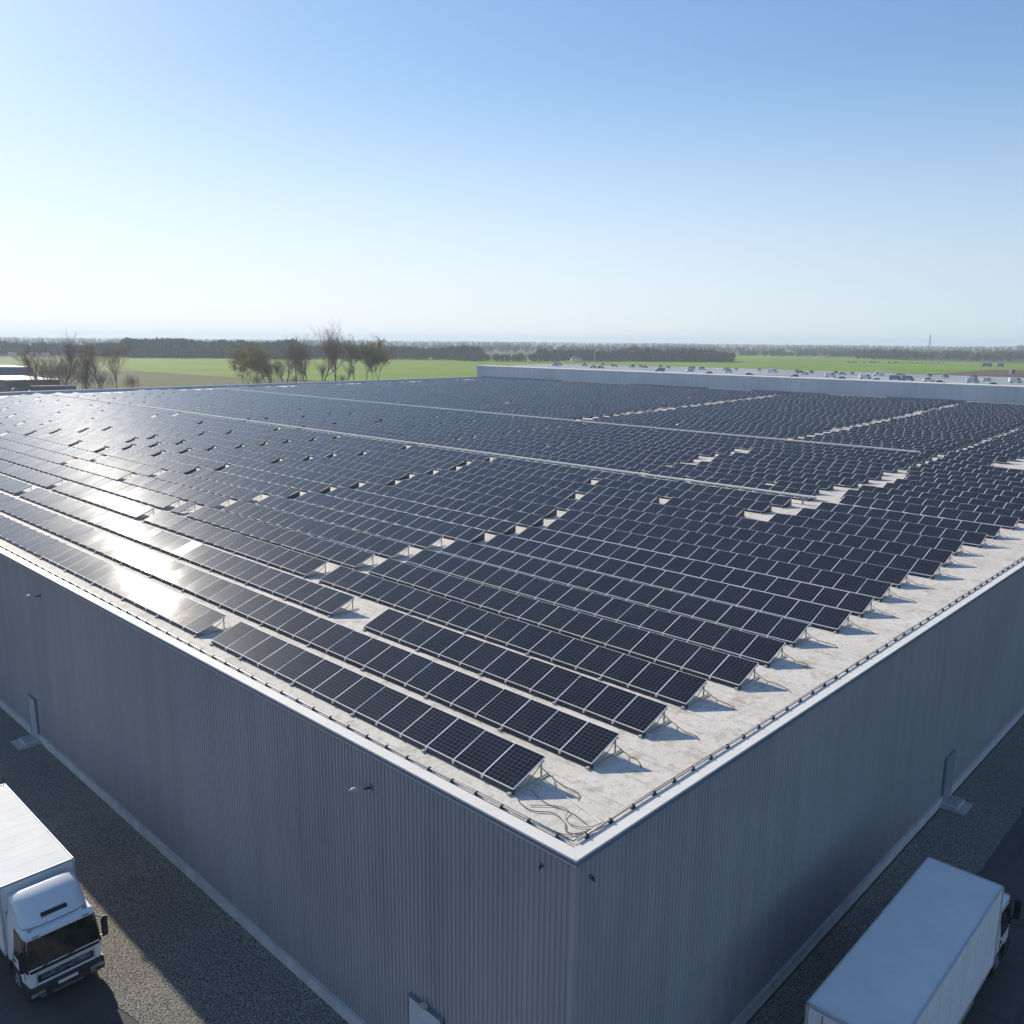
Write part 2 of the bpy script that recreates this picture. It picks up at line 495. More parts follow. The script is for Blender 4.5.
# ------------------------------------------------------------------ ground, fields, yard
BIG = 9000
sheet('ground', [(-BIG, -BIG), (BIG, -BIG), (BIG, BIG), (-BIG, BIG)], GZ - .30, 'land')
Z1 = GZ - .22
sheet('green_field', [(330, 960), (760, 830), (820, 640), (560, 520), (349, 330), (274, 361), (236, 433), (232, 560)], Z1, 'green')
sheet('rough_field', [(60, 700), (232, 562), (237, 433), (275, 360), (230, 330), (90, 380)], Z1 - .03, 'rough')
sheet('rough_pasture', [(180, 980), (330, 960), (231, 560), (60, 700)], Z1 + .01, 'green2')
sheet('pale_field', [(770, 850), (880, 790), (740, 640), (640, 690)], Z1 + .01, 'green2')
sheet('far_green_strip', [(570, 590), (707, 560), (985, 560), (840, 470), (640, 385), (520, 470)], Z1 + .02, 'green')
sheet('right_green_field', [(1230, 725), (1440, 745), (1370, 558), (1200, 408), (1215, 310), (1160, 230), (870, 180), (862, 221), (681, 214), (640, 331), (640, 385), (840, 470), (985, 560)], Z1 + .03, 'green')
sheet('ploughed_field', [(681, 214), (862, 221), (872, 180), (760, 90), (560, 90), (640, 180)], Z1 + .04, 'plough')
sheet('field_track', [(760, 412), (1160, 416), (1290, 470), (1290, 476), (1158, 423), (760, 417)], Z1 + .06, 'track')
sheet('parking_lot', [(500, 470), (560, 535), (612, 535), (668, 392), (665, 136), (560, 60), (400, 60), (400, 330)], GZ - .12, 'lot')
# service yard: gravel strips along the two walls, asphalt beyond
sheet('yard_asphalt', [(-60, -60), (215, -60), (215, 215), (-60, 215)], GZ - .02, 'asphalt')
def strip(name, pts):
    b = MB(); b.quad([(x, y, GZ) for x, y in pts]); o = b.build(name, 'gravel')
    if o.data.polygons[0].normal.z < 0: o.data.flip_normals()
    return tag(o, kind='structure')
def wavy(p, q, n, amp, axis):
    out = []
    for k in range(n + 1):
        t = k / n; j = random.uniform(-amp, amp)
        x = p[0] + (q[0] - p[0]) * t; y = p[1] + (q[1] - p[1]) * t
        out.append((x + (j if axis == 0 else 0), y + (j if axis == 1 else 0)))
    return out
strip('gravel_strip', [(0, -.2), (0, 187)] + wavy((-5.2, 187), (-5.0, -.2), 240, .12, 0))
strip('gravel_strip', [(-5.0, -.2)] + wavy((-5.0, -3.1), (200, -3.3), 240, .12, 1) + [(200, -.2)])

# ------------------------------------------------------------------ the warehouse
LX, LY = 178.0, 185.0
wh = thing('warehouse', 'huge grey ribbed metal warehouse with white roof edge, carrying the solar panels', 'warehouse')
def ribbed(name, length, axis):
    per, dep = .18, .042
    b = MB(); n = int(length / per)
    xs = []
    for k in range(n):
        t = k * per
        xs += [(t, 0), (t + .075, 0), (t + .095, dep), (t + .16, dep)]
    xs.append((n * per, 0))
    z0, z1 = GZ + .45, -.13
    for k in range(len(xs) - 1):
        (a, da), (c, dc) = xs[k], xs[k + 1]
        if axis == 'Y': P = [(.05 - da, a, z0), (.05 - dc, c, z0), (.05 - dc, c, z1), (.05 - da, a, z1)]
        else: P = [(a, .05 - da, z0), (c, .05 - dc, z0), (c, .05 - dc, z1), (a, .05 - da, z1)]
        b.quad(P)
    me = b.build(name, 'wall', wh)
    return me
ribbed('wall', LY, 'Y'); ribbed('wall', LX, 'X')
b = MB(); b.box((.10, LY - .2, GZ), (LX, LY, -.03)); b.box((LX - .2, .1, GZ), (LX, LY - .25, -.03)); b.build('rear_wall', 'wall', wh)
b = MB(); b.box((-.012, -.012, GZ + .45), (.11, .11, -.132)); b.build('corner_trim', 'wall', wh)
b = MB(); b.box((.07, .07, -.4), (LX - .3, LY - .3, 0)); b.build('roof', 'roof', wh)
b = MB(); b.box((-.10, -.10, GZ - .05), (.04, LY, GZ + .446)); b.build('plinth', 'plinth', wh)
b = MB(); b.box((.043, -.10, GZ - .05), (LX, .04, GZ + .446)); b.build('plinth', 'plinth', wh)
def capstrip(poly, name):
    b = MB(); z0, z1 = -.02, .035
    i = 0; n = len(poly)
    b.v = [(x, y, z0) for x, y in poly] + [(x, y, z1) for x, y in poly]
    b.f = [tuple(range(n))[::-1], tuple(range(n, 2 * n))] + [(k, (k + 1) % n, n + (k + 1) % n, n + k) for k in range(n)]
    b.m = [0] * len(b.f)
    return b.build(name, 'cap', wh)
capstrip([(-.06, -.06), (.32, .32), (.32, LY), (-.06, LY)], 'roof_edge_cap')
capstrip([(-.056, -.06), (LX, -.06), (LX, .32), (.324, .32)], 'roof_edge_cap')
b = MB(); b.box((-.05, -.05, -.13), (.09, LY, -.022)); b.build('fascia', 'fascia', wh); b = MB(); b.box((-.066, -.066, -.14), (-.052, LY, -.123)); b.build('drip_edge', 'cap', wh)
b = MB(); b.box((.093, -.05, -.13), (LX, .09, -.022)); b.build('fascia', 'fascia', wh); b = MB(); b.box((-.05, -.064, -.139), (LX, -.052, -.124)); b.build('drip_edge', 'fascia', wh)
# low far parapet and the taller rear block
b = MB(); b.box((.33, LY - .36, 0), (LX, LY, .55)); b.build('far_parapet', 'upper', wh)
b = MB(); b.box((.33, LY - .42, .552), (LX, LY + .05, .62)); b.build('parapet_cap', 'cap', wh)
b = MB(); b.box((LX, -6, GZ), (LX + 5, LY + 2.5, 3.85)); b.build('upper_block', 'upper', wh)
b = MB(); b.box((LX - .03, -6.03, .05), (LX - .002, LY + 2.4, .75)); b.build('base_flashing', 'fascia', wh)
for ya, yb in ((16, 44), (60, 73), (92, 104), (128, 152)):
    b = MB(); b.box((LX - .05, ya, .42), (LX - .032, yb, .70)); b.build('pale_flashing', 'cap', wh)
b = MB(); b.box((LX - .08, -6.1, 3.853), (LX + 5.1, LY + 2.6, 3.97)); b.build('upper_roof', 'cap', wh)

def wall_door(Y0, w, h, axis, mat, canopy=False):
    # axis 'Y': in the wall facing -X; 'X': in the wall facing -Y
    def P(a, o, z): return (o, a, z) if axis == 'Y' else (a, o, z)
    def bx(mb, a0, a1, o0, o1, z0, z1):
        p, q = P(a0, o0, z0), P(a1, o1, z1)
        mb.box(tuple(min(x, y) for x, y in zip(p, q)), tuple(max(x, y) for x, y in zip(p, q)))
    z0 = GZ + .16
    d = MB(); bx(d, Y0, Y0 + w, -.105, -.07, z0, z0 + h)
    leaf = d.build('door', mat, wh)
    f = MB(); bx(f, Y0 - .06, Y0 - .004, -.115, .02, z0, z0 + h + .06); bx(f, Y0 + w + .004, Y0 + w + .06, -.115, .02, z0, z0 + h + .06)
    bx(f, Y0 - .003, Y0 + w + .003, -.115, .02, z0 + h + .004, z0 + h + .06); f.build('frame', 'doorframe', leaf)
    k = MB(); bx(k, Y0 + .1, Y0 + .24, -.20, -.18, z0 + 1.02, z0 + 1.06); bx(k, Y0 + .1, Y0 + .13, -.18, -.142, z0 + 1.02, z0 + 1.06); k.build('handle', 'galv', leaf)
wall_door(38.35, 1.0, 2.25, 'Y', 'door')
wall_door(4.75, 1.4, 2.75, 'Y', 'doorpale')
wall_door(28.5, 1.1, 2.25, 'X', 'doordark')
def doorstep(label, a, axis):
    t = thing('door_step', label, 'door step', (0, 0, 0))
    def bx(mb, a0, a1, o0, o1, z0, z1):
        p, q = ((o0, a0, z0), (o1, a1, z1)) if axis == 'Y' else ((a0, o0, z0), (a1, o1, z1))
        mb.box(tuple(min(x, y) for x, y in zip(p, q)), tuple(max(x, y) for x, y in zip(p, q)))
    s = MB(); bx(s, a - .8, a + .6, -1.2, -.102, GZ - .05, GZ + .07); s.build('slab', 'step', t, bevel=.015)
    s = MB(); bx(s, a - .6, a + .5, -.85, -.102, GZ + .072, GZ + .19); s.build('tread', 'plinth', t, bevel=.015)
    s = MB(); bx(s, a - .45, a + .42, -.78, -.2, GZ + .192, GZ + .215); s.build('door_mat', 'grey', t)
doorstep('pale concrete step at the foot of the door beside the cab truck lane', 38.7, 'Y')
doorstep('shaded concrete step at the foot of the door near the trailer without visible cab', 28.9, 'X')
o = MB().box((-.26, 5.3, GZ + 3.0), (-.06, 5.55, GZ + 3.11)).build('door_camera', 'lamphead', bevel=.03)
tag(o, 'small pale box lamp fixed above the wide pale door at the wall corner', 'lamp')

def wall_lamp(Y, z, label):
    t = thing('wall_lamp', label, 'wall lamp', (.012, Y, z), 0, 'lamps on the long wall')
    t.scale = (.85,) * 3
    MB().box((-.05, -.09, -.11), (.0, .09, .11)).build('wall_plate', 'doorframe', t, bevel=.01)
    MB().tube([(-.04, 0, .0), (-.18, .06, -.01), (-.36, .12, .02)], .035, 8).build('arm', 'black', t, smooth=True)
    h = MB(); h.tube([(-.28, .09, .0), (-.38, .13, .03), (-.62, .24, .05), (-.74, .29, .04)], [.04, .075, .085, .04], 10)
    h.build('lamp_head', 'lamphead', t, smooth=True)
wall_lamp(7.9, -1.2, 'pale headed wall lamp nearer the warehouse corner')
wall_lamp(35.9, -1.25, 'pale headed wall lamp far along the wall, above the small door')
def stub(axis, a, z, label):
    p = (.0, a, z) if axis == 'Y' else (a, .0, z)
    d = Vector((-1, 0, 0)) if axis == 'Y' else Vector((0, -1, 0))
    t = thing('wall_vent', label, 'vent', p)
    MB().cyl(Vector((0, 0, 0)) - d * .04, d * .04, .06, 14).build('flange', 'doorframe', t)
    MB().tube([d * .03, d * .09, d * .10 + Vector((0, 0, -.06))], .035, 8).build('spout', 'black', t, smooth=True)
stub('Y', 1.05, -.62, 'small dark pipe outlet on the long wall beside the corner')
stub('X', .58, -.72, 'small dark pipe outlet on the shaded wall beside the corner')
stub('X', 41.5, -.7, 'small dark pipe outlet high on the shaded wall, far from the corner')

# ------------------------------------------------------------------ solar array
TILT = R(19.6); PW, PL, PITCHY = 1.172, 1.40, 1.185
Z_LOW = .17
ROWS = [1.11, 3.72, 6.45, 9.2, 11.92, 14.64, 17.44, 20.32, 23.2, 26.2, 29.2, 32.2, 35.3, 38.5, 41.7, 44.9]
ROWS += [48.9 + 2.85 * k for k in range(12)] + [84.0 + 2.9 * k for k in range(32)]
ENDS = [3.10, 2.5, 2.62, 2.85, 2.4, 2.7, 3.05, 2.5, 2.64, 2.95, 3.2, 2.6, 3.0, 3.4, 3.0, 3.05]
OWNJIT = R(.3)
def row_gaps(i, X):
    """(centre Y, panels left out) for this row"""
    g = []
    P = lambda p: random.random() < p
    if i == 0: g += [(20.85, 1), (70.5, 1)]
    if i == 1: g += [(66.0, 1)]
    if i == 2: g += [(17.6, 2), (60.2, 1)]
    if i == 3: g += [(61.2, 1)]
    if 9 < X < 27: g.append((24.4, 1))
    if 27 <= X < 47 and P(.8): g.append((24.4 + (X - 27) * .62, 1))
    if X > 47: g.append((33.7 + (X - 48) * .079, 2 if X > 84 or 55 < X < 72 else (1 if P(.75) else 0)))
    if 9 < X < 47: g.append((44.6 + max(0, X - 30) * .3, 1))
    if 36 < X < 67: g.append((16.6 + max(0, X - 57) * .06, 2))
    elif X >= 58: g.append((16.7 + (X - 57) * .065, 1))
    if X > 83: g.append((72.2 + (X - 95) * .115, 3))
    if 12 < X < 46 and P(.92): g.append((61.4, 1))
    if 11 < X < 46 and P(.85): g.append((74.6, 1))
    if 20 < X < 32: g.append((81.8, 1))
    if 47 < X < 82:
        for c in (51.5, 64, 78): 
            if P(.7): g.append((c + (X - 47) * .06, 1))
    for c in (88.5, 102, 115.5, 129, 142.5, 156, 167):
        if P(.55): g.append((c + random.uniform(-1, 1), 1))
    if X > 83:
        for c in (52, 58):
            if P(.35): g.append((c + (X - 83) * .06, 1))
    if P(.12): g.append((random.uniform(8, 60), 1))
    return [x for x in g if x[1]]
cells = []       # (row, slot-number-from-end, X, Y)
segs = []        # per row: list of (ya, yb)
for i, X in enumerate(ROWS):
    y0 = ENDS[i] if i < len(ENDS) else (12.6 + .35 * math.sin(i * 1.7) if 76 < X < 89 else 3.1 + .3 * math.sin(i))
    ymax = 176 + 3.2 * math.sin(i * .9)
    ns = int((ymax - y0) / PITCHY)
    drop = set()
    for yc, w in row_gaps(i, X):
        k0 = round((yc - y0) / PITCHY - w / 2)
        for k in range(k0, k0 + w): drop.add(k)
    cnt = 0; rs = []; start = None
    for k in range(ns + 1):
        if k < ns and k not in drop:
            cnt += 1
            cells.append((i, cnt, X, y0 + (k + .5) * PITCHY))
            if start is None: start = y0 + k * PITCHY
        elif start is not None:
            rs.append((start, y0 + k * PITCHY)); start = None
    segs.append(rs)

ct, st_ = math.cos(TILT), math.sin(TILT)
def area_px(X, Y):
    P = [(X, Y - .58, Z_LOW), (X, Y + .58, Z_LOW), (X + PL * ct, Y + .58, Z_LOW + PL * st_), (X + PL * ct, Y - .58, Z_LOW + PL * st_)]
    q = [to_px(p) for p in P]
    cx = sum(p[0] for p in q) / 4; cy = sum(p[1] for p in q) / 4
    if q[0][2] < 1 or not (2 < cx < 1022 and 2 < cy < 1022): return 0
    return abs(sum(q[k][0] * q[(k + 1) % 4][1] - q[(k + 1) % 4][0] * q[k][1] for k in range(4))) / 2
scored = sorted(range(len(cells)), key=lambda k: -area_px(cells[k][2], cells[k][3]))
own = set(scored[:300])

# one panel in its own frame: x up the slope, y along the row, z the normal
INS = .019
fr = MB(); fr.box((0, -PW / 2, -.04), (PL, PW / 2, 0))
fr_me = bpy.data.meshes.new('frame'); fr_me.from_pydata(fr.v, [], fr.f); fr_me.materials.append(M['alu'])
gq = np.array([(INS, -PW / 2 + INS, .003), (PL - INS, -PW / 2 + INS, .003), (PL - INS, PW / 2 - INS, .003), (INS, PW / 2 - INS, .003)])
guv = [(0, 0), (1, 0), (1, 1), (0, 1)]
gl_me = raw_mesh('glass', gq, [(0, 1, 2, 3)], ['pv'], uv=guv)
gp_me = raw_mesh('glass', gq, [(0, 1, 2, 3)], ['pvpale'], uv=guv)
def jitter(): return (random.gauss(0, R(.25)), -TILT + random.gauss(0, R(.35)), random.gauss(0, R(.12)))
ROWNAME = 'row'
def pale(c): return c[0] == 2 and abs(c[3] - 34.06) < .6
rest = []
for k, (i, cnt, X, Y) in enumerate(cells):
    if k in own:
        pl_ = pale(cells[k])
        if pl_: lab = 'single pale solar panel among the dark ones near the sun glare'
        else: lab = 'dark solar panel, %s from the roof-corner end of the %s row behind the lamp wall' % (ordn(cnt), ordn(i + 1))
        t = thing('solar_panel', lab, 'solar panel', (X, Y, Z_LOW), 0, 'solar panels in rows on the warehouse roof')
        t.rotation_euler = jitter()
        link('frame', fr_me, t); link('glass', gp_me if pl_ else gl_me, t)
    else: rest.append((X, Y))
fv = np.array(fr.v); ff = np.array(fr.f)
V = []; FF = []; UV = []; MI = []
base = 0
for X, Y in rest:
    rot = Matrix.Rotation(0, 3, 'X')
    e = jitter()
    from_e = np.array(Matrix.Identity(3))
    mrot = np.array(__import__('mathutils').Euler(e).to_matrix())
    pts = np.vstack([fv, gq]) @ mrot.T + np.array((X, Y, Z_LOW))
    V.append(pts)
    FF.append(np.vstack([ff, [[8, 9, 10, 11]]]) + base)
    UV += [(0, 0)] * 24 + guv
    MI += [0] * 6 + [1]
    base += 12
me = raw_mesh('solar_panels', np.vstack(V), np.vstack(FF), ['alu', 'pv'], mi=MI, uv=UV)
tag(link('solar_panels', me), 'the many smaller looking dark solar panels filling the rest of the warehouse roof', 'solar panels', kind='stuff')

# racks under the rows
def support(y, X, inner=1):
    s = MB()
    top = Vector((X + PL * ct - .1, y, Z_LOW + (PL - .1) * st_ - .07)); low = Vector((X + .06, y, Z_LOW - .03))
    s.bar((X - .10, y, .035), (X + PL * ct + .22, y, .035), .04, .035, 0)
    s.bar(low, top, .035, .04, 0)
    s.bar((top.x, y, .05), top, .035, .035, 0, up=(0, 1, 0))
    s.bar((X + .05, y, .05), low, .05, .05, 0, up=(0, 1, 0))
    s.bar((X + .62, y, .055), (top.x, y, top.z * .8), .02, .02, 0)
    s.box((X - .13, y - .05, .0), (X - .01, y + .05, .065), 1)
    return s
for i, (X, rs) in enumerate(zip(ROWS, segs)):
    rk = thing('mounting_rack', 'low metal rack carrying the %s row of solar panels behind the lamp wall' % ordn(i + 1), 'mounting rack', (0, 0, 0), 0, 'racks under the solar panel rows')
    fb, rb, cl = MB(), MB(), MB()
    for a, c in rs:
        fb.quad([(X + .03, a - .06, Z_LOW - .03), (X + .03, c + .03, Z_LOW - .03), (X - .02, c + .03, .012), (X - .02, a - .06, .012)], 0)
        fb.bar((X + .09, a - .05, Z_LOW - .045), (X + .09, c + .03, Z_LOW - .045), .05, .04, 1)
        rb.bar((X + PL * ct - .12, a - .03, Z_LOW + (PL - .13) * st_ - .055), (X + PL * ct - .12, c + .03, Z_LOW + (PL - .13) * st_ - .055), .05, .04)
        if i < 14:
            y = a + PITCHY
            while y < min(c - .2, 75):
                fb.box((X - .035, y - .03, .06), (X + .03, y + .03, .15), 2); y += PITCHY
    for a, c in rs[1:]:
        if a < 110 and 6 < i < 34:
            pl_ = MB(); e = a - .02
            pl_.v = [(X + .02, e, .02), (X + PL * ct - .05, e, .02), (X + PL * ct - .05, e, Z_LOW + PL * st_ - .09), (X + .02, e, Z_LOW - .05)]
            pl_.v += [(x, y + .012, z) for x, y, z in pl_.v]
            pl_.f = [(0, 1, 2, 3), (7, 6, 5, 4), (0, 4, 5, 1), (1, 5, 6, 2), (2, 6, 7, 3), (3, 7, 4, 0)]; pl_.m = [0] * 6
            pl_.build('gap_shade_plate', 'skirt', rk)  # dark plate added to stand in for the shade in the row gaps
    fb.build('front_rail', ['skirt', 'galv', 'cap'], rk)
    rb.build('rear_rail', 'galv', rk)
    ys = []
    for a, c in rs:
        if i < 12 and a < 70: ys += [a + .08, c - .1] if (a, c) == rs[0] or i < 7 else [c - .1]
        elif a < 30: ys.append(a + .08)
        if i < 4 and a < 40:
            y = a + 3.6
            while y < min(c - 1, 40): ys.append(y); y += 3.55
    for y in ys[:90]:
        support(y, X).build('support_frame', ['galv', 'lamphead'], rk)

# raised white cable trays along the two service ways
def tray(X, y0, y1, label):
    t = thing('cable_tray', label, 'cable tray', (X, y0, 0), 0, 'cable trays between the panel rows')
    L = y1 - y0
    b = MB(); b.box((-.11, 0, .56), (.11, L, .58)); b.box((-.13, 0, .56), (-.112, L, .66)); b.box((.112, 0, .56), (.13, L, .66)); b.build('trough', 'cap', t)
    b = MB(); b.box((-.14, .01, .662), (.14, L - .01, .68)); b.build('lid', 'cap', t)
    k = 1.0
    n = 0
    while k < L and n < 60:
        b = MB(); b.box((-.12, k - .03, 0), (-.07, k + .03, .558)); b.box((.07, k - .03, 0), (.12, k + .03, .558)); b.build('stand', 'galv', t); k += 3; n += 1
tray(47.55, 16, 174, 'white raised cable tray in the nearer service way across the panel field')
tray(82.75, 20.5, 174, 'white raised cable tray in the farther service way across the panel field')

# ------------------------------------------------------------------ roof-edge conduit, cables
def conduit(axis, label, length):
    t = thing('conduit', label, 'conduit', (0, 0, 0), 0, 'conduits along the roof edges')
    def P(a, o, z): return (o, a, z) if axis == 'Y' else (a, o, z)
    k = 0; a = .9
    pts = []
    p = MB(); pts = [P(.55 + length * j / 60,   .40 + random.uniform(-.012, .012), .085) for j in range(61)]
    p.tube(pts, .03, 8).build('pipe', 'pipe', t, smooth=True)
    p = MB(); pts = [P(.5 + length * j / 60, .475 + random.uniform(-.02, .02), .06) for j in range(61)]
    p.tube(pts, .014, 6).build('cable', 'cable', t, smooth=True)
    while a < length and k < 98:
        s = MB()
        q = P(a, .40, 0)
        hw = (.075, .05) if axis == 'Y' else (.05, .075)
        n = 6
        s.v = [(q[0] - hw[0] * 1.2, q[1] - hw[1] * 1.2, .0), (q[0] + hw[0] * 1.2, q[1] - hw[1] * 1.2, .0), (q[0] + hw[0] * 1.2, q[1] + hw[1] * 1.2, .0), (q[0] - hw[0] * 1.2, q[1] + hw[1] * 1.2, .0),
               (q[0] - hw[0] * .6, q[1] - hw[1] * .6, .125), (q[0] + hw[0] * .6, q[1] - hw[1] * .6, .125), (q[0] + hw[0] * .6, q[1] + hw[1] * .6, .125), (q[0] - hw[0] * .6, q[1] + hw[1] * .6, .125)]
        s.f = [(0, 3, 2, 1), (4, 5, 6, 7), (0, 1, 5, 4), (1, 2, 6, 5), (2, 3, 7, 6), (3, 0, 4, 7)]; s.m = [0] * 6
        s.build('pipe_block', 'black', t, bevel=.012, seg=1)
        a += .96; k += 1
conduit('Y', 'pale conduit on black blocks along the long roof edge above the lamps', 92)
conduit('X', 'grey conduit on black blocks along the roof edge above the shaded wall', 92)
def cable(pts, r, label, mat='cable', sub=6):
    P = [Vector(p) for p in pts]; out = []
    for k in range(len(P) - 1):
        p0, p1, p2, p3 = P[max(k - 1, 0)], P[k], P[k + 1], P[min(k + 2, len(P) - 1)]
        for j in range(sub):
            t = j / sub
            out.append(.5 * ((2 * p1) + (-p0 + p2) * t + (2 * p0 - 5 * p1 + 4 * p2 - p3) * t * t + (-p0 + 3 * p1 - 3 * p2 + p3) * t ** 3))
    out.append(P[-1])
    o = MB().tube(out, r, 6).build('cable', mat, smooth=True)
    return tag(o, label, 'cable', 'loose cables on the roof')
cable([(1.15, 2.95, .05), (.95, 2.75, .03), (.85, 2.2, .03), (1.15, 1.7, .03), (1.0, 1.2, .03), (.75, .95, .03), (.85, .6, .04), (1.5, .42, .05)], .012, 'dark cable curling from the front row rail to the roof corner')
cable([(.46, 2.6, .07), (.5, 1.6, .04), (.58, .9, .03), (.8, .7, .03), (1.3, .52, .03), (2.0, .47, .05)], .010, 'dark cable bending round inside the roof corner beside the conduit')
cable([(1.0, 2.4, .03), (1.45, 1.9, .03), (1.5, 1.5, .05), (1.2, 1.35, .03), (1.05, .95, .03), (1.35, .6, .03), (1.75, .5, .05)], .009, 'thin brown cable looping on the bare roof corner')
cable([(2.3, 2.75, .25), (2.1, 2.3, .03), (1.9, 1.5, .025), (1.75, .9, .025), (1.6, .5, .04)], .016, 'white cable running straight from the front row end to the roof corner', 'cap')
cable([(1.62, 2.9, .03), (1.4, 2.2, .02), (1.5, 1.4, .02), (1.35, .75, .02)], .009, 'hair thin brown cable crossing the bare roof corner')
for i in range(0, 16):
    X = ROWS[i]; y = ENDS[i]
    a = random.uniform(.4, .8)
    cable([(X + 1.2, y + .3, .42), (X + 1.32, y - .05, .16), (X + 1.36, y - .35, .03), (X + 1.30 + random.uniform(-.1, .1), y - .35 - a * .5, .03), (X + 1.2 + random.uniform(-.15, .15), y - .45 - a, .03), (X + 1.02, y - .5 - a * 1.15, .025)], .012,
          'short dark cable trailing on the roof from the open end of the %s row' % ordn(i + 1))

# ------------------------------------------------------------------ trucks
def make_wheel(parent, x, y, side, r=.49, w=.30, name='wheel'):
    t = MB(); n = 24
    prof = [(-w / 2, r * .62), (-w / 2, r * .9), (-w / 2 + .04, r), (w / 2 - .04, r), (w / 2, r * .9), (w / 2, r * .62)]
    rings = []
    for (o, rr) in prof:
        i = len(t.v); rings.append(i)
        for j in range(n):
            a = 2 * math.pi * j / n
            t.v.append((x + rr * math.cos(a), y + o, r + rr * math.sin(a)))
    for k in range(len(prof) - 1):
        for j in range(n):
            t.f.append((rings[k] + j, rings[k] + (j + 1) % n, rings[k + 1] + (j + 1) % n, rings[k + 1] + j)); t.m.append(0)
    wheel = t.build(name, 'rubber', parent)
    q = MB(); yo = y + side * (w / 2 - .05)
    q.cyl((x, y - w / 2 + .03, r), (x, y + w / 2 - .03, r), r * .62, n)
    q.cyl((x, yo, r), (x, yo + side * .09, r), r * .25, 12)
    for j in range(8):
        a = 2 * math.pi * j / 8
        q.cyl((x + r * .4 * math.cos(a), yo, r + r * .4 * math.sin(a)), (x + r * .4 * math.cos(a), yo + side * .05, r + r * .4 * math.sin(a)), r * .045, 6)
    q.build('rim', 'rim', wheel)
def make_truck(loc, rz, label, box_len, fairing=True, HT=3.62):
    """x forward with 0 at the bumper, y left, z up from the road"""
    t = thing('box_truck', label, 'truck', loc, rz)
    Wd = 1.22; CX = -2.05; BX = -2.20; BE = BX - box_len; HB = 1.02
    # cargo box with rails, roof bows and doors
    b = MB(); b.box((BE, -Wd, HB), (BX, Wd, HT)); cb = b.build('cargo_box', 'boxwhite', t, bevel=.025)
    b = MB(); k = BE + .8
    while k < BX - .3:
        b.bar((k, -Wd + .06, HT), (k, Wd - .06, HT), .36, .004); k += .72
    b.build('roof_rib', 'boxwhite', cb)
    b = MB()
    for s in (-1, 1):
        b.box((BE - .01, s * Wd - .02, HT - .045), (BX + .012, s * Wd + .03, HT + .018)); b.box((BE - .01, s * Wd - .03, HB - .04), (BX + .012, s * Wd + .03, HB + .06))
        for xx in (BE, BX): b.box((xx - .035, s * Wd - .036, HB + .061), (xx + .035, s * Wd + .036, HT - .071))
    for xx in (BE, BX): b.box((xx - .034, -Wd + .037, HT - .07), (xx + .034, Wd - .037, HT + .021)); b.box((xx - .034, -Wd + .037, HB - .04), (xx + .034, Wd - .037, HB + .06))
    b.build('edge_rail', 'railgrey', cb, bevel=.008, seg=1)
    for s in (-1, 1):
        d = MB(); d.box((BE - .05, min(s * .012, s * 1.15), HB + .08), (BE - .026, max(s * .012, s * 1.15), HT - .09)); dr = d.build('rear_door', 'boxwhite', t, bevel=.006, seg=1)
        h = MB()
        for yy in (.22, .75):
            h.cyl((BE - .075, s * yy, HB + .02), (BE - .075, s * yy, HT - .12), .018, 8)
            h.box((BE - .1, s * yy - .05, HB + .75), (BE - .05, s * yy + .05, HB + .82))
        h.build('lock_bar', 'galv', dr)
    # chassis
    b = MB()
    for s in (-1, 1): b.box((BE + .1, s * .42 - .05, .72), (-.5, s * .42 + .05, .98))
    k = BE + .5
    while k < -1: b.box((k, -.37, .76), (k + .08, .37, .94)); k += 1.4
    b.box((BE + .02, -1.15, .45), (BE + .14, 1.15, .60)); b.box((BE + .05, -.55, .6), (BE + .12, -.45, .98)); b.box((BE + .05, .45, .6), (BE + .12, .55, .98))
    ch = b.build('chassis', 'black', t)
    for s in (-1, 1):
        b = MB(); b.box((BE + .0, s * 1.0 - .16, .63), (BE + .06, s * 1.0 + .16, .76)); b.build('tail_light', 'redlens', t)
        b = MB()
        for z in (.5, .72): b.box((-BX * 0 + BE + 2.9, s * 1.14 - .02, z), (-4.0, s * 1.14 + .02, z + .1))
        for xx in (BE + 3.1, -5.2, -4.2): b.box((xx, s * 1.10 - .02, .5), (xx + .06, s * 1.10 + .02, 1.0))
        b.build('side_guard', 'galv', t)
        b = MB(); b.box((BE + .35, s * 1.0 - .2, 1.0 - .02), (BE + 2.5, s * 1.0 + .2, 1.01)); b.box((BE + 2.49, s * 1.0 - .2, .55), (BE + 2.52, s * 1.0 + .2, .975)); b.build('mudguard', 'black', t)
        for xx in (-1.32, BE + 2.0, BE + .95):
            make_wheel(t, xx, s * 1.02, s)
    b = MB(); b.tube([(-3.75, 1.0, .72), (-2.75, 1.0, .72)], .27, 16).build('fuel_tank', 'galv', t, smooth=False)
    # cab: side profile lofted across, narrower at the roof
    prof = [(-.02, .62), (0, 1.0), (-.015, 1.42), (-.26, 2.52), (-.36, 2.66), (-2.0, 2.72), (-2.05, 2.6), (-2.05, .95), (-1.86, .95), (-1.78, 1.08), (-.88, 1.08), (-.78, .95), (-.74, .62)]
    b = MB(); n = len(prof)
    for s in (-1, 1):
        b.v += [(x, s * (1.20 - max(0, z - 1.45) * .085 - (.05 if x > -.05 else 0)), z) for x, z in prof]
    b.f.append(tuple(range(n))); b.f.append(tuple(reversed(range(n, 2 * n))))
    for k in range(n): b.f.append(((k + 1) % n, k, n + k, n + (k + 1) % n))
    b.m = [0] * len(b.f)
    cab = b.build('cab', 'white', t, bevel=.03)
    b = MB()    # arches and lower skirt dark
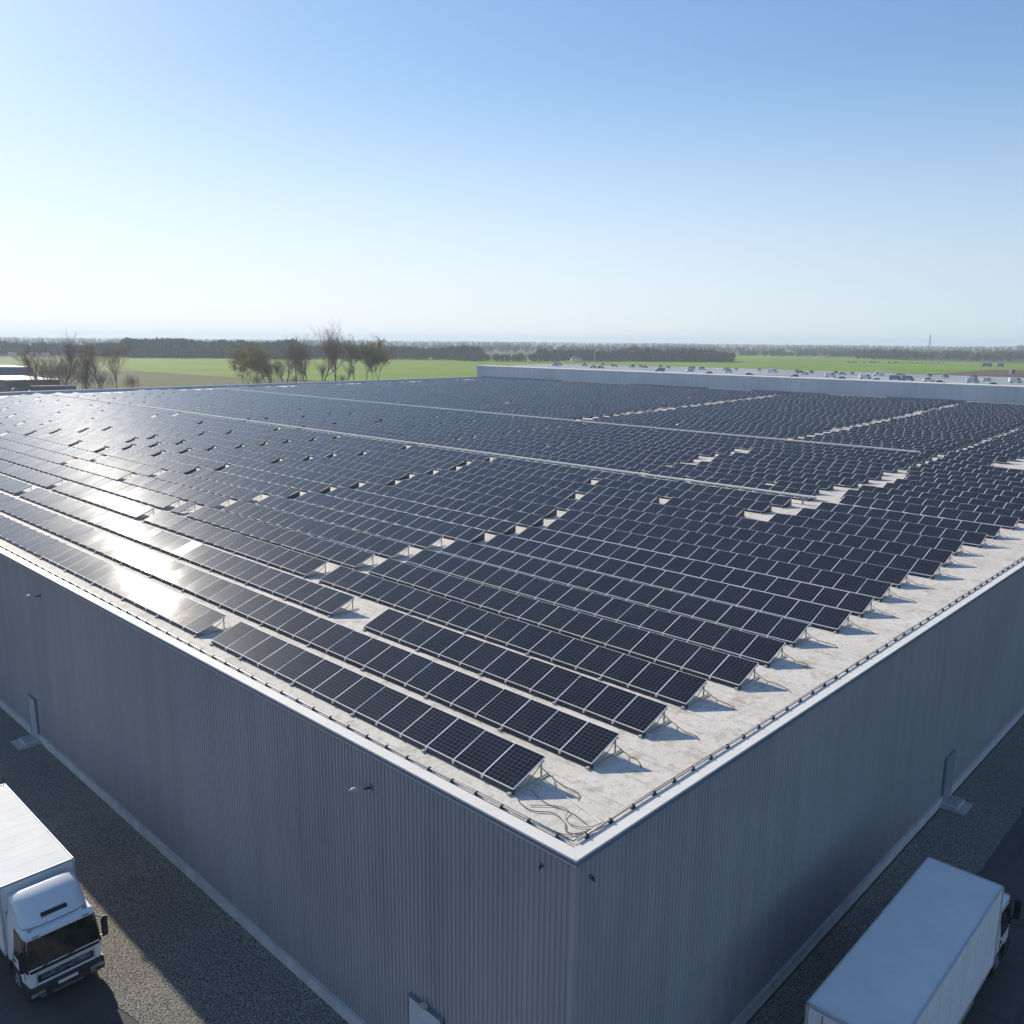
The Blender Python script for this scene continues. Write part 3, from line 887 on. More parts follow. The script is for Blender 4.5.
    for s in (-1, 1):
        b.box((-2.0, s * 1.06 - .12, .98), (-1.9, s * 1.06 + .12, 1.1)); b.box((-.86, s * 1.19 - .03, .55), (-.70, s * 1.19 + .03, 1.0))
        b.box((-2.06, s * 1.17 - .04, .60), (-1.9, s * 1.17 + .04, .97))
    b.build('wheel_arch', 'black', cab)
    def slant(z): return -.015 - (z - 1.42) / (2.52 - 1.42) * .245
    def hw(z): return 1.20 - max(0, z - 1.45) * .085 - .05
    # windscreen slab wrapped to the sides
    b = MB(); z0, z1 = 1.54, 2.475
    for z, e in ((z0, 0), (z1, 0)):
        w = hw(z) - .005; x = slant(z)
        b.v += [(x + .016, -w, z), (x + .03, -w * .55, z), (x + .034, 0, z), (x + .03, w * .55, z), (x + .016, w, z), (x - .02, w, z), (x - .02, -w, z)]
    nn = 7
    for k in range(nn): b.f.append((k, (k + 1) % nn, nn + (k + 1) % nn, nn + k))
    b.f += [tuple(reversed(range(nn))), tuple(range(nn, 2 * nn))]; b.m = [0] * len(b.f)
    ws = b.build('windscreen', 'glassdark', t)
    for s in (-1, 1):
        pb = MB(); pts = [(-.012, 1.44), (-.262, 2.50), (-.42, 2.50), (-.16, 1.44)]
        yb = lambda z: 1.20 - max(0, z - 1.45) * .085
        pb.v = [(x, s * (yb(z) + .008), z) for x, z in pts] + [(x, s * (yb(z) - .06), z) for x, z in pts]
        pb.f = [(0, 1, 2, 3), (7, 6, 5, 4)] + [(k, (k + 1) % 4, 4 + (k + 1) % 4, 4 + k) for k in range(4)]; pb.m = [0] * 6
        pb.build('pillar_trim', 'black', cab)
    b = MB()
    for y0, y1 in ((-.75, -.05), (.05, .78)):
        b.bar((slant(1.5) + .05, y0, 1.49), (slant(1.72) + .05, y1 - .1, 1.66), .02, .02)
    b.build('wiper', 'black', ws)
    b = MB(); b.box((-.02, -1.11, 1.405), (.032, 1.11, 1.485)); b.build('wiper_cowl', 'black', t, bevel=.012)
    # sun visor lip above the glass
    b = MB(); b.v = []
    b.prism([(-.24, 2.49), (-.16, 2.50), (-.17, 2.60), (-.34, 2.69)], -1.07, 1.07); vz = b.build('roof_visor', 'white', t, bevel=.015)
    for s in (-1, 1):
        b = MB(); b.box((-.185, s * .8 - .1, 2.555), (-.145, s * .8 + .1, 2.605)); b.build('marker_light', 'lens', vz)
    # grille, badge, lower bumper with lights and plate
    b = MB(); b.box((-.02, -.90, .97), (.022, .90, 1.25)); gr = b.build('grille', 'black', t, bevel=.03)
    b = MB()
    for z in (1.08, 1.14, 1.20): b.box((.02, -.8, z), (.03, .8, z + .018))
    b.build('grille_bar', 'grey', gr)
    b = MB(); b.box((.022, -.16, 1.185), (.034, .16, 1.225)); b.box((.022, -.05, 1.155), (.034, .05, 1.18)); b.build('badge', 'chrome', gr)
    b = MB(); b.prism([(-.74, .36), (.02, .38), (.075, .48), (.075, .80), (.02, .90), (-.72, .86)], -1.215, 1.215); bp = b.build('bumper', 'black', t, bevel=.035)
    b = MB(); b.box((.076, -.32, .655), (.09, .32, .76)); b.build('number_plate', 'plate', bp)
    b = MB(); b.box((.04, -.5, .44), (.085, .5, .465)); b.build('step_strip', 'galv', bp)
    b = MB(); b.bar((.036, -.62, 1.22), (.036, 0, 1.10), .012, .022); b.bar((.036, 0, 1.10), (.036, .62, 1.22), .012, .022); b.build('grille_trim', 'chrome', gr)
    b = MB(); b.box((.012, -.92, 1.30), (.018, .92, 1.308)); b.box((.012, -.92, 1.375), (.018, .92, 1.381)); b.build('panel_joint', 'grey', cab)
    b = MB(); b.box((.078, -.62, .50), (.084, .62, .62)); b.build('lower_grille', 'skirt', bp)
    for s in (-1, 1):
        b = MB(); y0, y1 = sorted((s * .72, s * .90)); b.box((.08, y0, .46), (.092, y1, .535)); b.build('fog_lamp', 'lens', bp)
        b = MB(); k = BE + 1.2
        while k < BX - .2:
            b.box((k - .006, min(s * Wd, s * (Wd + .004)), HB + .07), (k + .006, max(s * Wd, s * (Wd + .004)), HT - .08)); k += 1.2
        b.build('side_seam', 'railgrey', cb)
    for s in (-1, 1):
        b = MB(); y0, y1 = sorted((s * .70, s * 1.16)); b.prism([(.03, .56), (.088, .56), (.088, .72), (.03, .735)], y0, y1); hl = b.build('headlight', 'lens', t, bevel=.02)
        b = MB(); y0, y1 = sorted((s * 1.05, s * 1.175)); b.box((.05, y0, .575), (.094, y1, .70)); b.build('indicator', 'amber', hl)
        # panel seams of the front
        b = MB(); b.box((.0, s * .93 - .008, .86), (.012, s * .93 + .008, 1.38)); b.build('corner_seam', 'grey', t)
        # side window and door
        yb = lambda z: 1.20 - max(0, z - 1.45) * .085
        b = MB(); pts = [(-.42, 1.52), (-.5, 2.42), (-1.30, 2.46), (-1.30, 1.52)]
        b.v = [(x, s * (yb(z) + .012), z) for x, z in pts] + [(x, s * (yb(z) - .03), z) for x, z in pts]
        b.f = [(0, 1, 2, 3), (7, 6, 5, 4)] + [(k, (k + 1) % 4, 4 + (k + 1) % 4, 4 + k) for k in range(4)]; b.m = [0] * 6
        b.build('side_window', 'glassdark', t)
        b = MB()
        for x in (-.30, -1.42): b.box((x - .008, s * 1.2 - .012, 1.1), (x + .008, s * 1.2 + .008, 1.48))
        b.box((-1.36, s * 1.2 - .01, 1.28), (-1.16, s * 1.2 + .03, 1.33)); b.build('door_handle', 'black', t)
        # mirrors: big main and small wide-angle head on two arms
        b = MB(); b.bar((-.2, s * 1.12, 2.38), (.06, s * 1.32, 2.36), .04, .04); b.bar((-.1, s * 1.16, 1.62), (.06, s * 1.30, 1.66), .04, .04)
        b.bar((.06, s * 1.31, 1.64), (.06, s * 1.31, 2.38), .03, .03, up=(0, 1, 0))
        ar = b.build('mirror_arm', 'black', t)
        b = MB(); y0, y1 = sorted((s * 1.21, s * 1.42)); b.box((.0, y0, 1.62), (.12, y1, 2.40)); b.build('mirror', 'black', ar, bevel=.04)
        b = MB(); b.box((-.75, s * 1.14 - .06, .66), (-.30, s * 1.14 + .07, .70)); b.build('entry_step', 'black', t)
    # roof fairing
    if fairing:
        b = MB(); ns = 12
        front, back = [], []
        for k in range(ns + 1):
            y = -1 + 2 * k / ns
            bulge = 1 - abs(y) ** 7
            front.append((-.50 - .10 * (1 - bulge) -   .12 * abs(y) ** 4, y * 1.04, 2.70))
            back.append((-1.72, y * 1.06, 3.36 + .10 * bulge))
        mid1 = [(f[0] * .72 + g[0] * .28, f[1] * .98 + g[1] * .02, f[2] * .62 + g[2] * .38) for f, g in zip(front, back)]
        mid2 = [(f[0] * .38 + g[0] * .62, f[1] * .5 + g[1] * .5, f[2] * .22 + g[2] * .78) for f, g in zip(front, back)]
        base_b = [(-1.95, p[1], 2.70) for p in back]; lip = [(-1.86, p[1], p[2] - .02) for p in back]
        R_ = [front, mid1, mid2, back, lip, base_b]
        for r_ in R_: b.v += r_
        L = ns + 1
        for a in range(len(R_) - 1):
            for k in range(ns): b.f.append((a * L + k, a * L + k + 1, (a + 1) * L + k + 1, (a + 1) * L + k))
        for e in (0, ns): b.f.append(tuple(a * L + e for a in range(len(R_))))
        b.m = [0] * len(b.f)
        fa = b.build('roof_fairing', 'white', t, smooth=False)
        for p in fa.data.polygons: p.use_smooth = len(p.vertices) == 4
        c0, c1 = Vector(mid1[ns // 2]), Vector(front[ns // 2])
        d = (c0 - c1).normalized(); nrm = Vector((-d.z * -1, 0, d.x * -1)); nrm = Vector((d.z, 0, -d.x)) if d.z * 1 > 0 else nrm
        p0 = c1 + d * .30 + nrm * .02; p1 = c1 + d * .24 + nrm * .012
        b = MB(); b.bar(p0 + Vector((0, -.42, 0)), p0 + Vector((0, .42, 0)), .15, .02, up=tuple(nrm)); b.build('air_slot', 'black', fa, bevel=.004, seg=1)
        for s in (-1, 1):
            b = MB(); b.box((-.50, s * .88 - .06, 2.70), (-.38, s * .88 + .06, 2.76)); b.build('roof_lamp', 'grey', fa, bevel=.015)
    # side deflectors closing the gap behind the cab
    for s in (-1, 1):
        b = MB(); b.box((-2.17, s * 1.13 - .015, 1.15), (-2.056, s * 1.13 + .015, 2.65)); b.build('side_deflector', 'white', t)
    return t
make_truck((-6.02, 17.25, GZ - .02), R(-90), 'white box truck facing out with sunlit roof and dark windscreen', 7.6)
make_truck((18.75, -4.25, GZ - .02), R(0), 'white box truck in the shade seen from behind, its cab beyond the box', 9.75, False, 4.0)

# ------------------------------------------------------------------ trees
def bare_tree(seed, H, spread, leafy, stems=1, clump=.0):
    """returns meshes (trunk, crown): tapered limbs, and a cloud of twigs / small leaves"""
    rd = random.Random(seed)
    tr, cr = MB(), MB()
    def sliver(p, d, L, w):
        q = p + d * L
        u = d.cross(Vector((rd.uniform(-1, 1), rd.uniform(-1, 1), rd.uniform(-1, 1)))).normalized() * w
        cr.quad([p - u, p + u, q + u * .3, q - u * .3], 0)
    def leaf(p):
        a = Vector((rd.gauss(0, 1), rd.gauss(0, 1), rd.gauss(0, 1))).normalized(); c = a.orthogonal().normalized(); e = a.cross(c)
        s = rd.uniform(.06, .14)
        cr.quad([p - c * s - e * s, p + c * s - e * s, p + c * s + e * s, p - c * s + e * s], 1)
    def grow(p, d, L, r, lev):
        n = 3; pts = [p]; rad = [r]
        for k in range(n):
            d = (d + Vector((rd.gauss(0, .13), rd.gauss(0, .13), rd.gauss(.03, .1)))).normalized()
            p = p + d * L / n; pts.append(p); rad.append(r * (1 - .45 * (k + 1) / n))
        (tr if lev < 2 else cr).tube(pts, rad, 6 if lev == 0 else (5 if lev == 1 else 3), 0, caps=False)
        if lev >= 4 or L < .5:
            for k in range(7):
                q = pts[rd.randint(1, n)]
                dd = (d + Vector((rd.gauss(0, .6), rd.gauss(0, .6), rd.gauss(.25, .5)))).normalized()
                sliver(q, dd, rd.uniform(.6, 1.6), .012)
                for _ in range(leafy):
                    if rd.random() < .6: leaf(q + dd * rd.uniform(.2, 1.3))
            return
        nb = 3 if lev else rd.randint(6, 8)
        for k in range(nb):
            t = rd.uniform(.3, 1.0) if lev else rd.uniform(.25, 1.0)
            j = min(n - 1, int(t * n)); q = pts[j].lerp(pts[j + 1], t * n - j)
            a = rd.uniform(0, 2 * math.pi); el = rd.uniform(.3, .7) * spread
            o = d.orthogonal().normalized(); o = Matrix.Rotation(a, 3, d) @ o
            dd = (d * math.cos(el) + o * math.sin(el) + Vector((0, 0, .18))).normalized()
            grow(q, dd, L * rd.uniform(.55, .8), rad[j] * .55, lev + 1)
        grow(p, (d + Vector((rd.gauss(0, .15), rd.gauss(0, .15), .2))).normalized(), L * .78, rad[-1] * .9, lev + 1)
    for s in range(stems):
        w_ = .8 if stems < 3 else 2.2; off = Vector((rd.uniform(-w_, w_), rd.uniform(-w_, w_), 0)) if stems > 1 else Vector((0, 0, 0))
        lean = Vector((off.x * .2 + rd.gauss(0, .05), off.y * .2 + rd.gauss(0, .05), 1)).normalized()
        grow(off + Vector((0, 0, -.2)), lean, H * .40, H * (.016 if stems == 1 else .009), 0 if stems < 3 else 1)
    # scale to height
    top = sorted(v[2] for v in cr.v)[int(len(cr.v) * .96)]; k = H / top
    for b in (tr, cr): b.v = [(x * k, y * k, z * k) for x, y, z in b.v]
    return tr, cr
protos = {}
def tree(kind, args, mats, loc, rz, sc, label, name='bare_tree', group=None, cat='tree'):
    if kind not in protos:
        tr, cr = bare_tree(*args)
        protos[kind] = ([], tr, cr)
        t = thing(name, label, cat, loc, rz, group)
        tr.build('trunk', 'bark', t); cr.build('crown', mats, t)
        protos[kind] = t; t.scale = (sc,) * 3
        return t
    t = dup(protos[kind], loc, rz, label, group, scale=sc)
    t.name = name; t['category'] = cat
    return t
ga, gb = 'bare trees by the sheds', 'row of trees at the green field'
T = GZ - .25
K = {'tall': ((3, 20, 1.0, 0), ['twig', 'twig']), 'wide': ((8, 16, 1.15, 0), ['twigred', 'twig']), 'bush': ((5, 11, 1.1, 0, 9), ['twig', 'twig']),
     'spring': ((12, 17, 1.0, 2), ['twig', 'leafgreen']), 'yellow': ((21, 15, 1.0, 2, 2), ['twig', 'leafyellow']), 'slim': ((31, 19, .8, 0), ['twigred', 'twig']),
     'gold': ((41, 13, 1.1, 4), ['twig', 'leafgold'])}
def T_(kind, x, y, h, label, name, group, cat='tree'):
    a, mm = K[kind]
    tree(kind, a, mm, (x, y, T), random.uniform(0, 6.28), 1.1 * h / a[1], label, name, group, cat)
T_('tall', 110, 347, 19, 'tall dark bare tree just beyond the long pale shed end', 'bare_tree', ga)
T_('bush', 106, 345, 12, 'dense dark thicket in front of the tall bare tree by the sheds', 'shrub', ga, 'shrub')
T_('slim', 103.5, 352, 17, 'thin bare tree rising behind the long pale shed roof', 'bare_tree', ga)
T_('wide', 124, 346, 17.5, 'broad reddish bare tree at the right of the shed clump', 'bare_tree', ga)
T_('wide', 129, 344, 17, 'outermost bare tree of the shed clump, beside the brown rough field', 'bare_tree', ga)
T_('bush', 116, 342, 9, 'low brown thicket between the two clumps of bare trees by the sheds', 'shrub', ga, 'shrub')
T_('bush', 121, 341, 8, 'brown bush at the foot of the broad reddish bare tree', 'shrub', ga, 'shrub')
T_('bush', 112, 350, 13, 'dark thicket close behind the low shed', 'shrub', ga, 'shrub')
T_('slim', 119, 350, 16, 'slender bare tree in the gap of the shed clump', 'bare_tree', ga)
T_('yellow', 189.5, 350, 16, 'yellowish budding tree at the shed end of the tree row', 'budding_tree', gb)
T_('yellow', 195.5, 348, 15, 'smaller yellowish budding tree, second in the tree row', 'budding_tree', gb)
T_('bush', 202, 349, 12, 'loose brown bush between yellowish and tall bare trees', 'shrub', gb, 'shrub')
T_('tall', 208.7, 347, 18.5, 'dark bare tree directly after the brown bush in the row', 'bare_tree', gb)
T_('slim', 213, 345, 19, 'slim bare tree with upright twigs amid the tree row', 'bare_tree', gb)
T_('tall', 219, 346, 19, 'bare tree just before the tallest one of the row', 'bare_tree', gb)
T_('tall', 228, 345.5, 24, 'tallest bare tree of the row, reaching above the skyline', 'bare_tree', gb)
T_('slim', 232.5, 343, 22, 'bare tree leaning against the tallest one of the row', 'bare_tree', gb)
T_('spring', 247.5, 348, 19, 'broad tree with thin green leaf after the tallest bare tree', 'leafing_tree', gb)
T_('spring', 256, 349, 17, 'light green leafing tree in the middle of the green pair', 'leafing_tree', gb)
T_('yellow', 262.5, 349.5, 18.5, 'yellow green tree ending the row towards the warehouse block', 'leafing_tree', gb)
for x_, y_, h_, lb in ((199, 344, 9, 'thin sapling under the yellowish budding trees'), (204.5, 343.5, 10, 'thin sapling in front of the loose brown bush'), (215.5, 342, 8.5, 'thin sapling at the foot of the slim bare tree'), (224, 341.5, 9, 'thin sapling just in front of the tallest bare tree'), (240, 343, 8, 'thin sapling between bare trees and green leafing pair')):
    T_('slim', x_, y_, h_ * 1.15, lb, 'sapling', 'saplings in the tree row', 'sapling')
for x_, y_, h_, lb in ((192, 345.5, 5, 'low scrub at the shed end of the tree row'), (211, 342.5, 4.5, 'low scrub below the dark bare tree of the row'), (235, 341, 4.5, 'low scrub past the tallest bare tree'), (135, 343, 6, 'low scrub at the edge of the rough brown field')):
    T_('bush', x_, y_, h_, lb, 'shrub', 'scrub in the tree row', 'shrub')
T_('gold', 800, 577, 15, 'round golden tree standing out of the far brown wood', 'golden_tree', 'trees in the far wood')
T_('gold', 905, 660, 11, 'small golden tree in the dark far wood, smaller of the golden two', 'golden_tree', 'trees in the far wood')

# far woods: masses nobody could count
def wood(name, label, trees, nq):
    """trees: list of (x, y, height, colour)"""
    n = len(trees)
    arr = np.array([(x, y, h) for x, y, h, c in trees]); cols = np.array([c for x, y, h, c in trees])
    u = rng.normal(size=(n, nq, 3)); u /= np.linalg.norm(u, axis=2, keepdims=True)
    rr = rng.uniform(.25, 1, (n, nq, 1)) ** .5
    H = arr[:, 2][:, None, None]
    c = u * rr * np.concatenate([H * .30, H * .30, H * .46], 2)
    c[..., 2] += H[..., 0] * .54
    c[..., 0] += arr[:, 0][:, None]; c[..., 1] += arr[:, 1][:, None]; c[..., 2] += T
    a = rng.normal(size=(n, nq, 3)); a[..., 2] *= .5; a /= np.linalg.norm(a, axis=2, keepdims=True)
    up = np.array([0, 0, 1.0]) + rng.normal(size=(n, nq, 3)) * .45
    up /= np.linalg.norm(up, axis=2, keepdims=True)
    e = np.cross(a, up); e /= np.linalg.norm(e, axis=2, keepdims=True) + 1e-9
    sw = H * rng.uniform(.03, .07, (n, nq, 1)); sh_ = H * rng.uniform(.07, .15, (n, nq, 1))
    q = np.stack([c - e * sw - up * sh_, c + e * sw - up * sh_, c + e * sw * .6 + up * sh_, c - e * sw * .6 + up * sh_], 2).reshape(-1, 3)
    f = np.arange(len(q)).reshape(-1, 4)
    t = cols[:, None, None, :] * rng.uniform(.7, 1.35, (n, nq, 1, 1)) * np.ones((1, 1, 4, 1))
    t = np.concatenate([t, np.ones((n, nq, 4, 1))], 3).reshape(-1, 4)
    return tag(link(name, raw_mesh(name, q, f, ['tint'], tint=t)), label, 'wood', kind='stuff')
BR, OL, GY, RD, YE = (.090, .070, .052), (.075, .085, .035), (.068, .066, .062), (.13, .078, .048), (.22, .15, .04)
def pick(w):
    r = random.random(); s = 0
    for c, p in w:
        s += p
        if r < s: return tuple(x * random.uniform(.8, 1.2) for x in c)
    return w[0][0]
def pt(px, dist):                        # a spot by bearing (in the picture's columns) and distance
    a = YAW - math.atan((px - 512) / F_PX)
    d = dist / math.cos(math.atan((px - 512) / F_PX))
    return CAM_P[0] + d * math.cos(a), CAM_P[1] + d * math.sin(a)
def band(x0, x1, d0, d1, n, h0, h1, w):
    out = []
    for _ in range(n):
        px = random.uniform(x0, x1); d = random.uniform(d0, d1)
        x, y = pt(px, d); k = .5 + .25 * math.sin(px * .11 + d * .013) + .25 * math.sin(px * .037 + 2); out.append((x, y, h0 + (h1 - h0) * (k * .75 + random.random() ** 2 * .45), pick(w)))
    return out
wood('wood', 'dark bare wood beyond the green field, behind the tree row', band(128, 300, 940, 1120, 520, 14, 20, [(GY, .5), (BR, .3), (OL, .2)]) + band(285, 480, 960, 1100, 420, 10, 15, [(GY, .45), (BR, .4), (OL, .15)]) + band(-160, 135, 980, 1150, 520, 9, 15, [(GY, .6), (BR, .25), (OL, .15)]), 90)
wood('wood', 'brown wood beyond the far green strip, with a golden tree', band(535, 728, 985, 1090, 520, 8, 14, [(BR, .4), (GY, .25), (OL, .15), (RD, .15), (YE, .05)]), 90)
wood('undergrowth', 'low shrubs edging the pale far field', band(455, 560, 905, 960, 90, 4, 9, [(OL, .5), (BR, .5)]), 60)
wood('hedges', 'broken brown hedges and shrubs behind the right green fields', band(735, 860, 1420, 1500, 120, 6, 11, [(RD, .4), (BR, .4), (GY, .2)]) + band(850, 960, 1230, 1420, 150, 8, 15, [(RD, .35), (BR, .35), (OL, .2), (YE, .1)]) + band(950, 1180, 1150, 1450, 260, 6, 13, [(OL, .35), (RD, .3), (BR, .25), (YE, .1)]) + band(840, 935, 1000, 1020, 40, 1.2, 2.5, [(OL, .5), (BR, .5)]), 60)
wood('distant_wood', 'blue hazy wood along the whole horizon', band(-220, 1260, 1500, 2300, 2400, 8, 13, [(GY, .4), (BR, .4), (OL, .15), (RD, .05)]) + band(-220, 1260, 2300, 5200, 3200, 9, 16, [(GY, .5), (BR, .3), (OL, .2)]), 36)

# ------------------------------------------------------------------ sheds and far buildings
def shed(label, x0, y0, x1, y1, h, wallm, slope=.6, doors=True, over=.5):
    t = thing('shed', label, 'shed', (x0, y0, GZ - .25), 0)
    w, d = x1 - x0, y1 - y0
    b = MB(); b.prism([(0, 0), (w, 0), (w, h), (0, h + slope)], 0, d); b.build('wall', wallm, t)
    b = MB(); b.prism([(-over, h + slope + .05 + slope * over / w), (w + over, h + .05 - slope * over / w), (w + over, h + .3 - slope * over / w), (-over, h + slope + .3 + slope * over / w)], -over, d + over); b.build('roof', 'shedroof', t)
    if doors:
        for k in (.2, .55, .8):
            b = MB(); b.box((-.06, d * k, .05), (-.01, d * k + min(3.5, d * .15), h * .75)); b.build('door', 'doorframe', t)
    return t
shed('long shed with a sunlit pale roof at the left edge', 93, 356, 112, 400, 5.2, 'shedwall', .25)
shed('small dark shed with white roof behind the long pale shed', 128, 505, 150, 545, 5.2, 'shedwallblue')
shed('low shed with weathered flat roof in front of the thicket', 97, 337, 111, 340.5, 3.6, 'shedwall', .3)
for x0, px, d, w in ((0, 18, 1010, 14), (0, 40, 1020, 10), (0, 52, 1024, 8), (0, 160, 960, 5)):
    pass
for px, d, w, lab in ((17, 955, 9, 'tiny white farm shed at the far left wood edge'), (38, 960, 9, 'tiny white farm shed, middle one at the wood edge'), (50, 962, 8, 'tiny white farm shed nearest the bare trees at the wood edge'), (83, 950, 16, 'long white farm building at the wood edge behind the bare trees')):
    x, y = pt(px, d)
    shed(lab, x, y, x + 6, y - w if False else y + w, 3.4, 'shedroof', .5, False, .2)
def house(px, d, w, h, label, wallm='shedroof'):
    x, y = pt(px, d)
    t = thing('house', label, 'house', (x, y, GZ - .25), -.8)
    b = MB(); b.box((0, 0, 0), (w, w * .7, h)); b.build('wall', wallm, t)
    b = MB(); b.v = []; b.prism([(-.4, h), (w + .4, h), (w / 2, h + w * .22)], -.4, w * .7 + .4); b.build('roof', 'shedwall', t)
    b = MB()
    for k in (.15, .45, .72): b.box((w * k, -.05, h * .4), (w * k + w * .13, -.01, h * .75))
    b.build('window', 'doorframe', t)
house(569, 948, 11, 3.6, 'long pale farmhouse among the trees left of the golden tree')
house(922, 1500, 10, 5, 'pale house below the lattice mast')
house(1006, 2600, 26, 16, 'taller grey tower block of the pair on the right skyline', 'shedwallblue')
house(1010.5, 2600, 14, 14, 'narrower grey tower block of the pair on the right skyline', 'shedwallblue')

# lattice mast and lamp post
x, y = pt(920, 1500)
t = thing('lattice_mast', 'tall lattice mast rising above the right skyline', 'mast', (x, y, GZ - .25))
hm = 38; b = MB()
for s in ((-1, -1), (1, -1), (1, 1), (-1, 1)): b.bar((s[0] * 1.3, s[1] * 1.3, 0), (s[0] * .35, s[1] * .35, hm), .28)
for k in range(14):
    z0, z1 = hm * k / 14, hm * (k + 1) / 14; w0, w1 = 1.3 - .95 * k / 14, 1.3 - .95 * (k + 1) / 14
    for s in (-1, 1):
        b.bar((-w0, s * w0, z0), (w1, s * w1, z1), .16); b.bar((s * w0, -w0, z0), (s * w1, w1, z1), .16)
b.build('lattice', 'galv', t)
MB().cyl((0, 0, hm), (0, 0, hm + 4), .14, 6).build('antenna', 'galv', t)
t = thing('lamp_post', 'thin pale post standing at the far end of the parking lot', 'lamp post', (700, 553, GZ - .12))
MB().tube([(0, 0, 0), (0, 0, 11.2)], [.28, .18], 8).build('post', 'cap', t)
MB().box((-.3, -1.1, 11.2), (.3, 1.1, 11.45)).build('lamp_head', 'galv', t)

# ------------------------------------------------------------------ parked vehicles
def car_mesh(kind):
    if kind == 'car':
        body = [(-2.2, .35), (2.2, .35), (2.25, .7), (1.3, .88), (-2.1, .95), (-2.25, .7)]
        top = [(-1.75, .94), (1.0, .90), (.35, 1.42), (-1.2, 1.44)]; w = .9
        wheels = (-1.35, 1.35)
    elif kind == 'van':
        body = [(-2.9, .4), (2.6, .4), (2.65, .95), (1.8, 1.25), (1.15, 2.25), (-2.9, 2.3)]
        top = [(.3, 1.3), (1.82, 1.27), (1.2, 2.05), (.3, 2.08)]; w = 1.0
        wheels = (-1.9, 1.7)
    else:
        body = [(-2.8, .5), (2.6, .5), (2.6, 1.05), (1.5, 1.15), (-2.8, 1.12)]
        top = [(-.7, 1.13), (1.35, 1.13), (.7, 1.85), (-.5, 1.88)]; w = .98
        wheels = (-1.75, 1.65)
    return body, top, w, wheels
CARP = {}
def vehicle(kind, paint, loc, rz, label, sc=1.15):
    key = (kind, paint)
    if key in CARP: return dup(CARP[key], loc, rz, label, 'vehicles parked beyond the warehouse', scale=sc)
    body, top, w, wheels = car_mesh(kind)
    t = thing({'car': 'parked_car', 'van': 'parked_van', 'pickup': 'pickup_truck'}[kind], label, {'car': 'car', 'van': 'van', 'pickup': 'pickup'}[kind], loc, rz, 'vehicles parked beyond the warehouse')
    t.scale = (sc,) * 3
    MB().prism(body, -w, w).build('body', paint, t, bevel=.06, seg=1)
    e = .025 if kind == 'van' else -.1
    MB().prism(top, -w - e, w + e).build('window_glass', 'glassdark', t)
    if kind != 'van':
        xs = [p[0] for p in top]; z = max(p[1] for p in top)
        MB().box((top[3][0] - .02, -w + .12, z - .02), (top[2][0] + .02, w - .12, z + .05)).build('roof', paint, t, bevel=.02, seg=1)
    for x in wheels:
        for s in (-1, 1):
            MB().cyl((x, s * (w - .2), .34), (x, s * (w + .03), .34), .34, 12).build('wheel', 'rubber', t)
    CARP[key] = t
    return t
LOTZ = GZ - .12
V_ = [('car', 'darkcar', 561.8, 444.8, 'dark car of the far pair near the lamp post'), ('car', 'darkcar', 561, 436, 'dark car beside its twin, nearer the warehouse block middle'),
      ('car', 'silver', 601.5, 452.7, 'silver car in the far row close to the lamp post'), ('car', 'silver', 598, 431.6, 'silver car parked past the dark pair'),
      ('car', 'darkcar', 602.6, 421.7, 'dark car alone in the back row past the silver cars'), ('van', 'tealcar', 531.8, 358.4, 'teal van parked lengthwise right behind the wall top'),
      ('car', 'silver', 557.4, 348.7, 'silver car behind the teal van'), ('car', 'navy', 525.1, 313, 'blue grey car parked alone after the teal van'),
      ('car', 'whitecar', 565.4, 320.5, 'white car in the back row beyond the lone blue grey car'), ('car', 'navy', 526.5, 282, 'dark blue car parked near the block wall at mid length'),
      ('van', 'whitecar', 596.9, 300.9, 'white van in the back row next to the green strip'), ('car', 'darkcar', 529.9, 251.4, 'dark car in front of the first big white van'),
      ('car', 'whitecar', 579.4, 268, 'white car between dark car and back row van'), ('van', 'whitecar', 552, 236.7, 'big white van just right of the small dark car'),
      ('car', 'darkcar', 518.8, 215.6, 'dark car in front of the big white van'), ('van', 'whitecar', 544.8, 210.5, 'white van standing by itself before the blue pair'),
      ('car', 'silver', 516.8, 193.3, 'silver car in the front row ahead of the blue vans'), ('van', 'bluevan', 542.8, 191.1, 'blue van, first of the pair side by side'),
      ('van', 'bluevan', 544, 184, 'blue van, second of the pair side by side'), ('pickup', 'whitecar', 538.6, 170.4, 'white pickup parked after the blue vans'),
      ('car', 'navy', 516.9, 156.6, 'dark blue car in the front row after the pickup'), ('van', 'silver', 548.5, 148.6, 'grey van at the ploughed field side'),
      ('car', 'whitecar', 579.5, 149.8, 'white car behind the grey van'), ('car', 'navy', 513.8, 128.8, 'dark blue car nearest the right picture edge'),
      ('van', 'whitecar', 572.5, 131.7, 'white van cut by the right picture edge'),
      ('pickup', 'silver', 606, 345, 'silver pickup in the back row opposite the teal van'), ('car', 'whitecar', 612, 382, 'white car in the back row between silver pickup and dark car'),
      ('car', 'silver', 612, 372, 'silver car squeezed beside the white car in the back row'), ('car', 'navy', 604, 283, 'navy car in the back row beside the white van'),
      ('car', 'silver', 602, 250, 'silver car in the back row opposite the big white van'), ('van', 'whitecar', 606, 226, 'white van in the back row at the green field edge'),
      ('car', 'whitecar', 600, 208, 'white car at the back, opposite the blue vans'), ('car', 'silver', 594, 480, 'silver car nearest the green loader'),
      ('van', 'silver', 588, 505, 'grey van beyond the green loader')]
for k, (kd, pa, x, y, lab) in enumerate(V_):
    rz = R(-52) + random.gauss(0, .15) + (math.pi if random.random() < .5 else 0)
    vehicle(kd, pa, (x, y, LOTZ), rz, lab, 1.32)
PN = {'silver': 'silver', 'whitecar': 'white', 'darkcar': 'dark', 'navy': 'navy', 'bluevan': 'mid blue'}
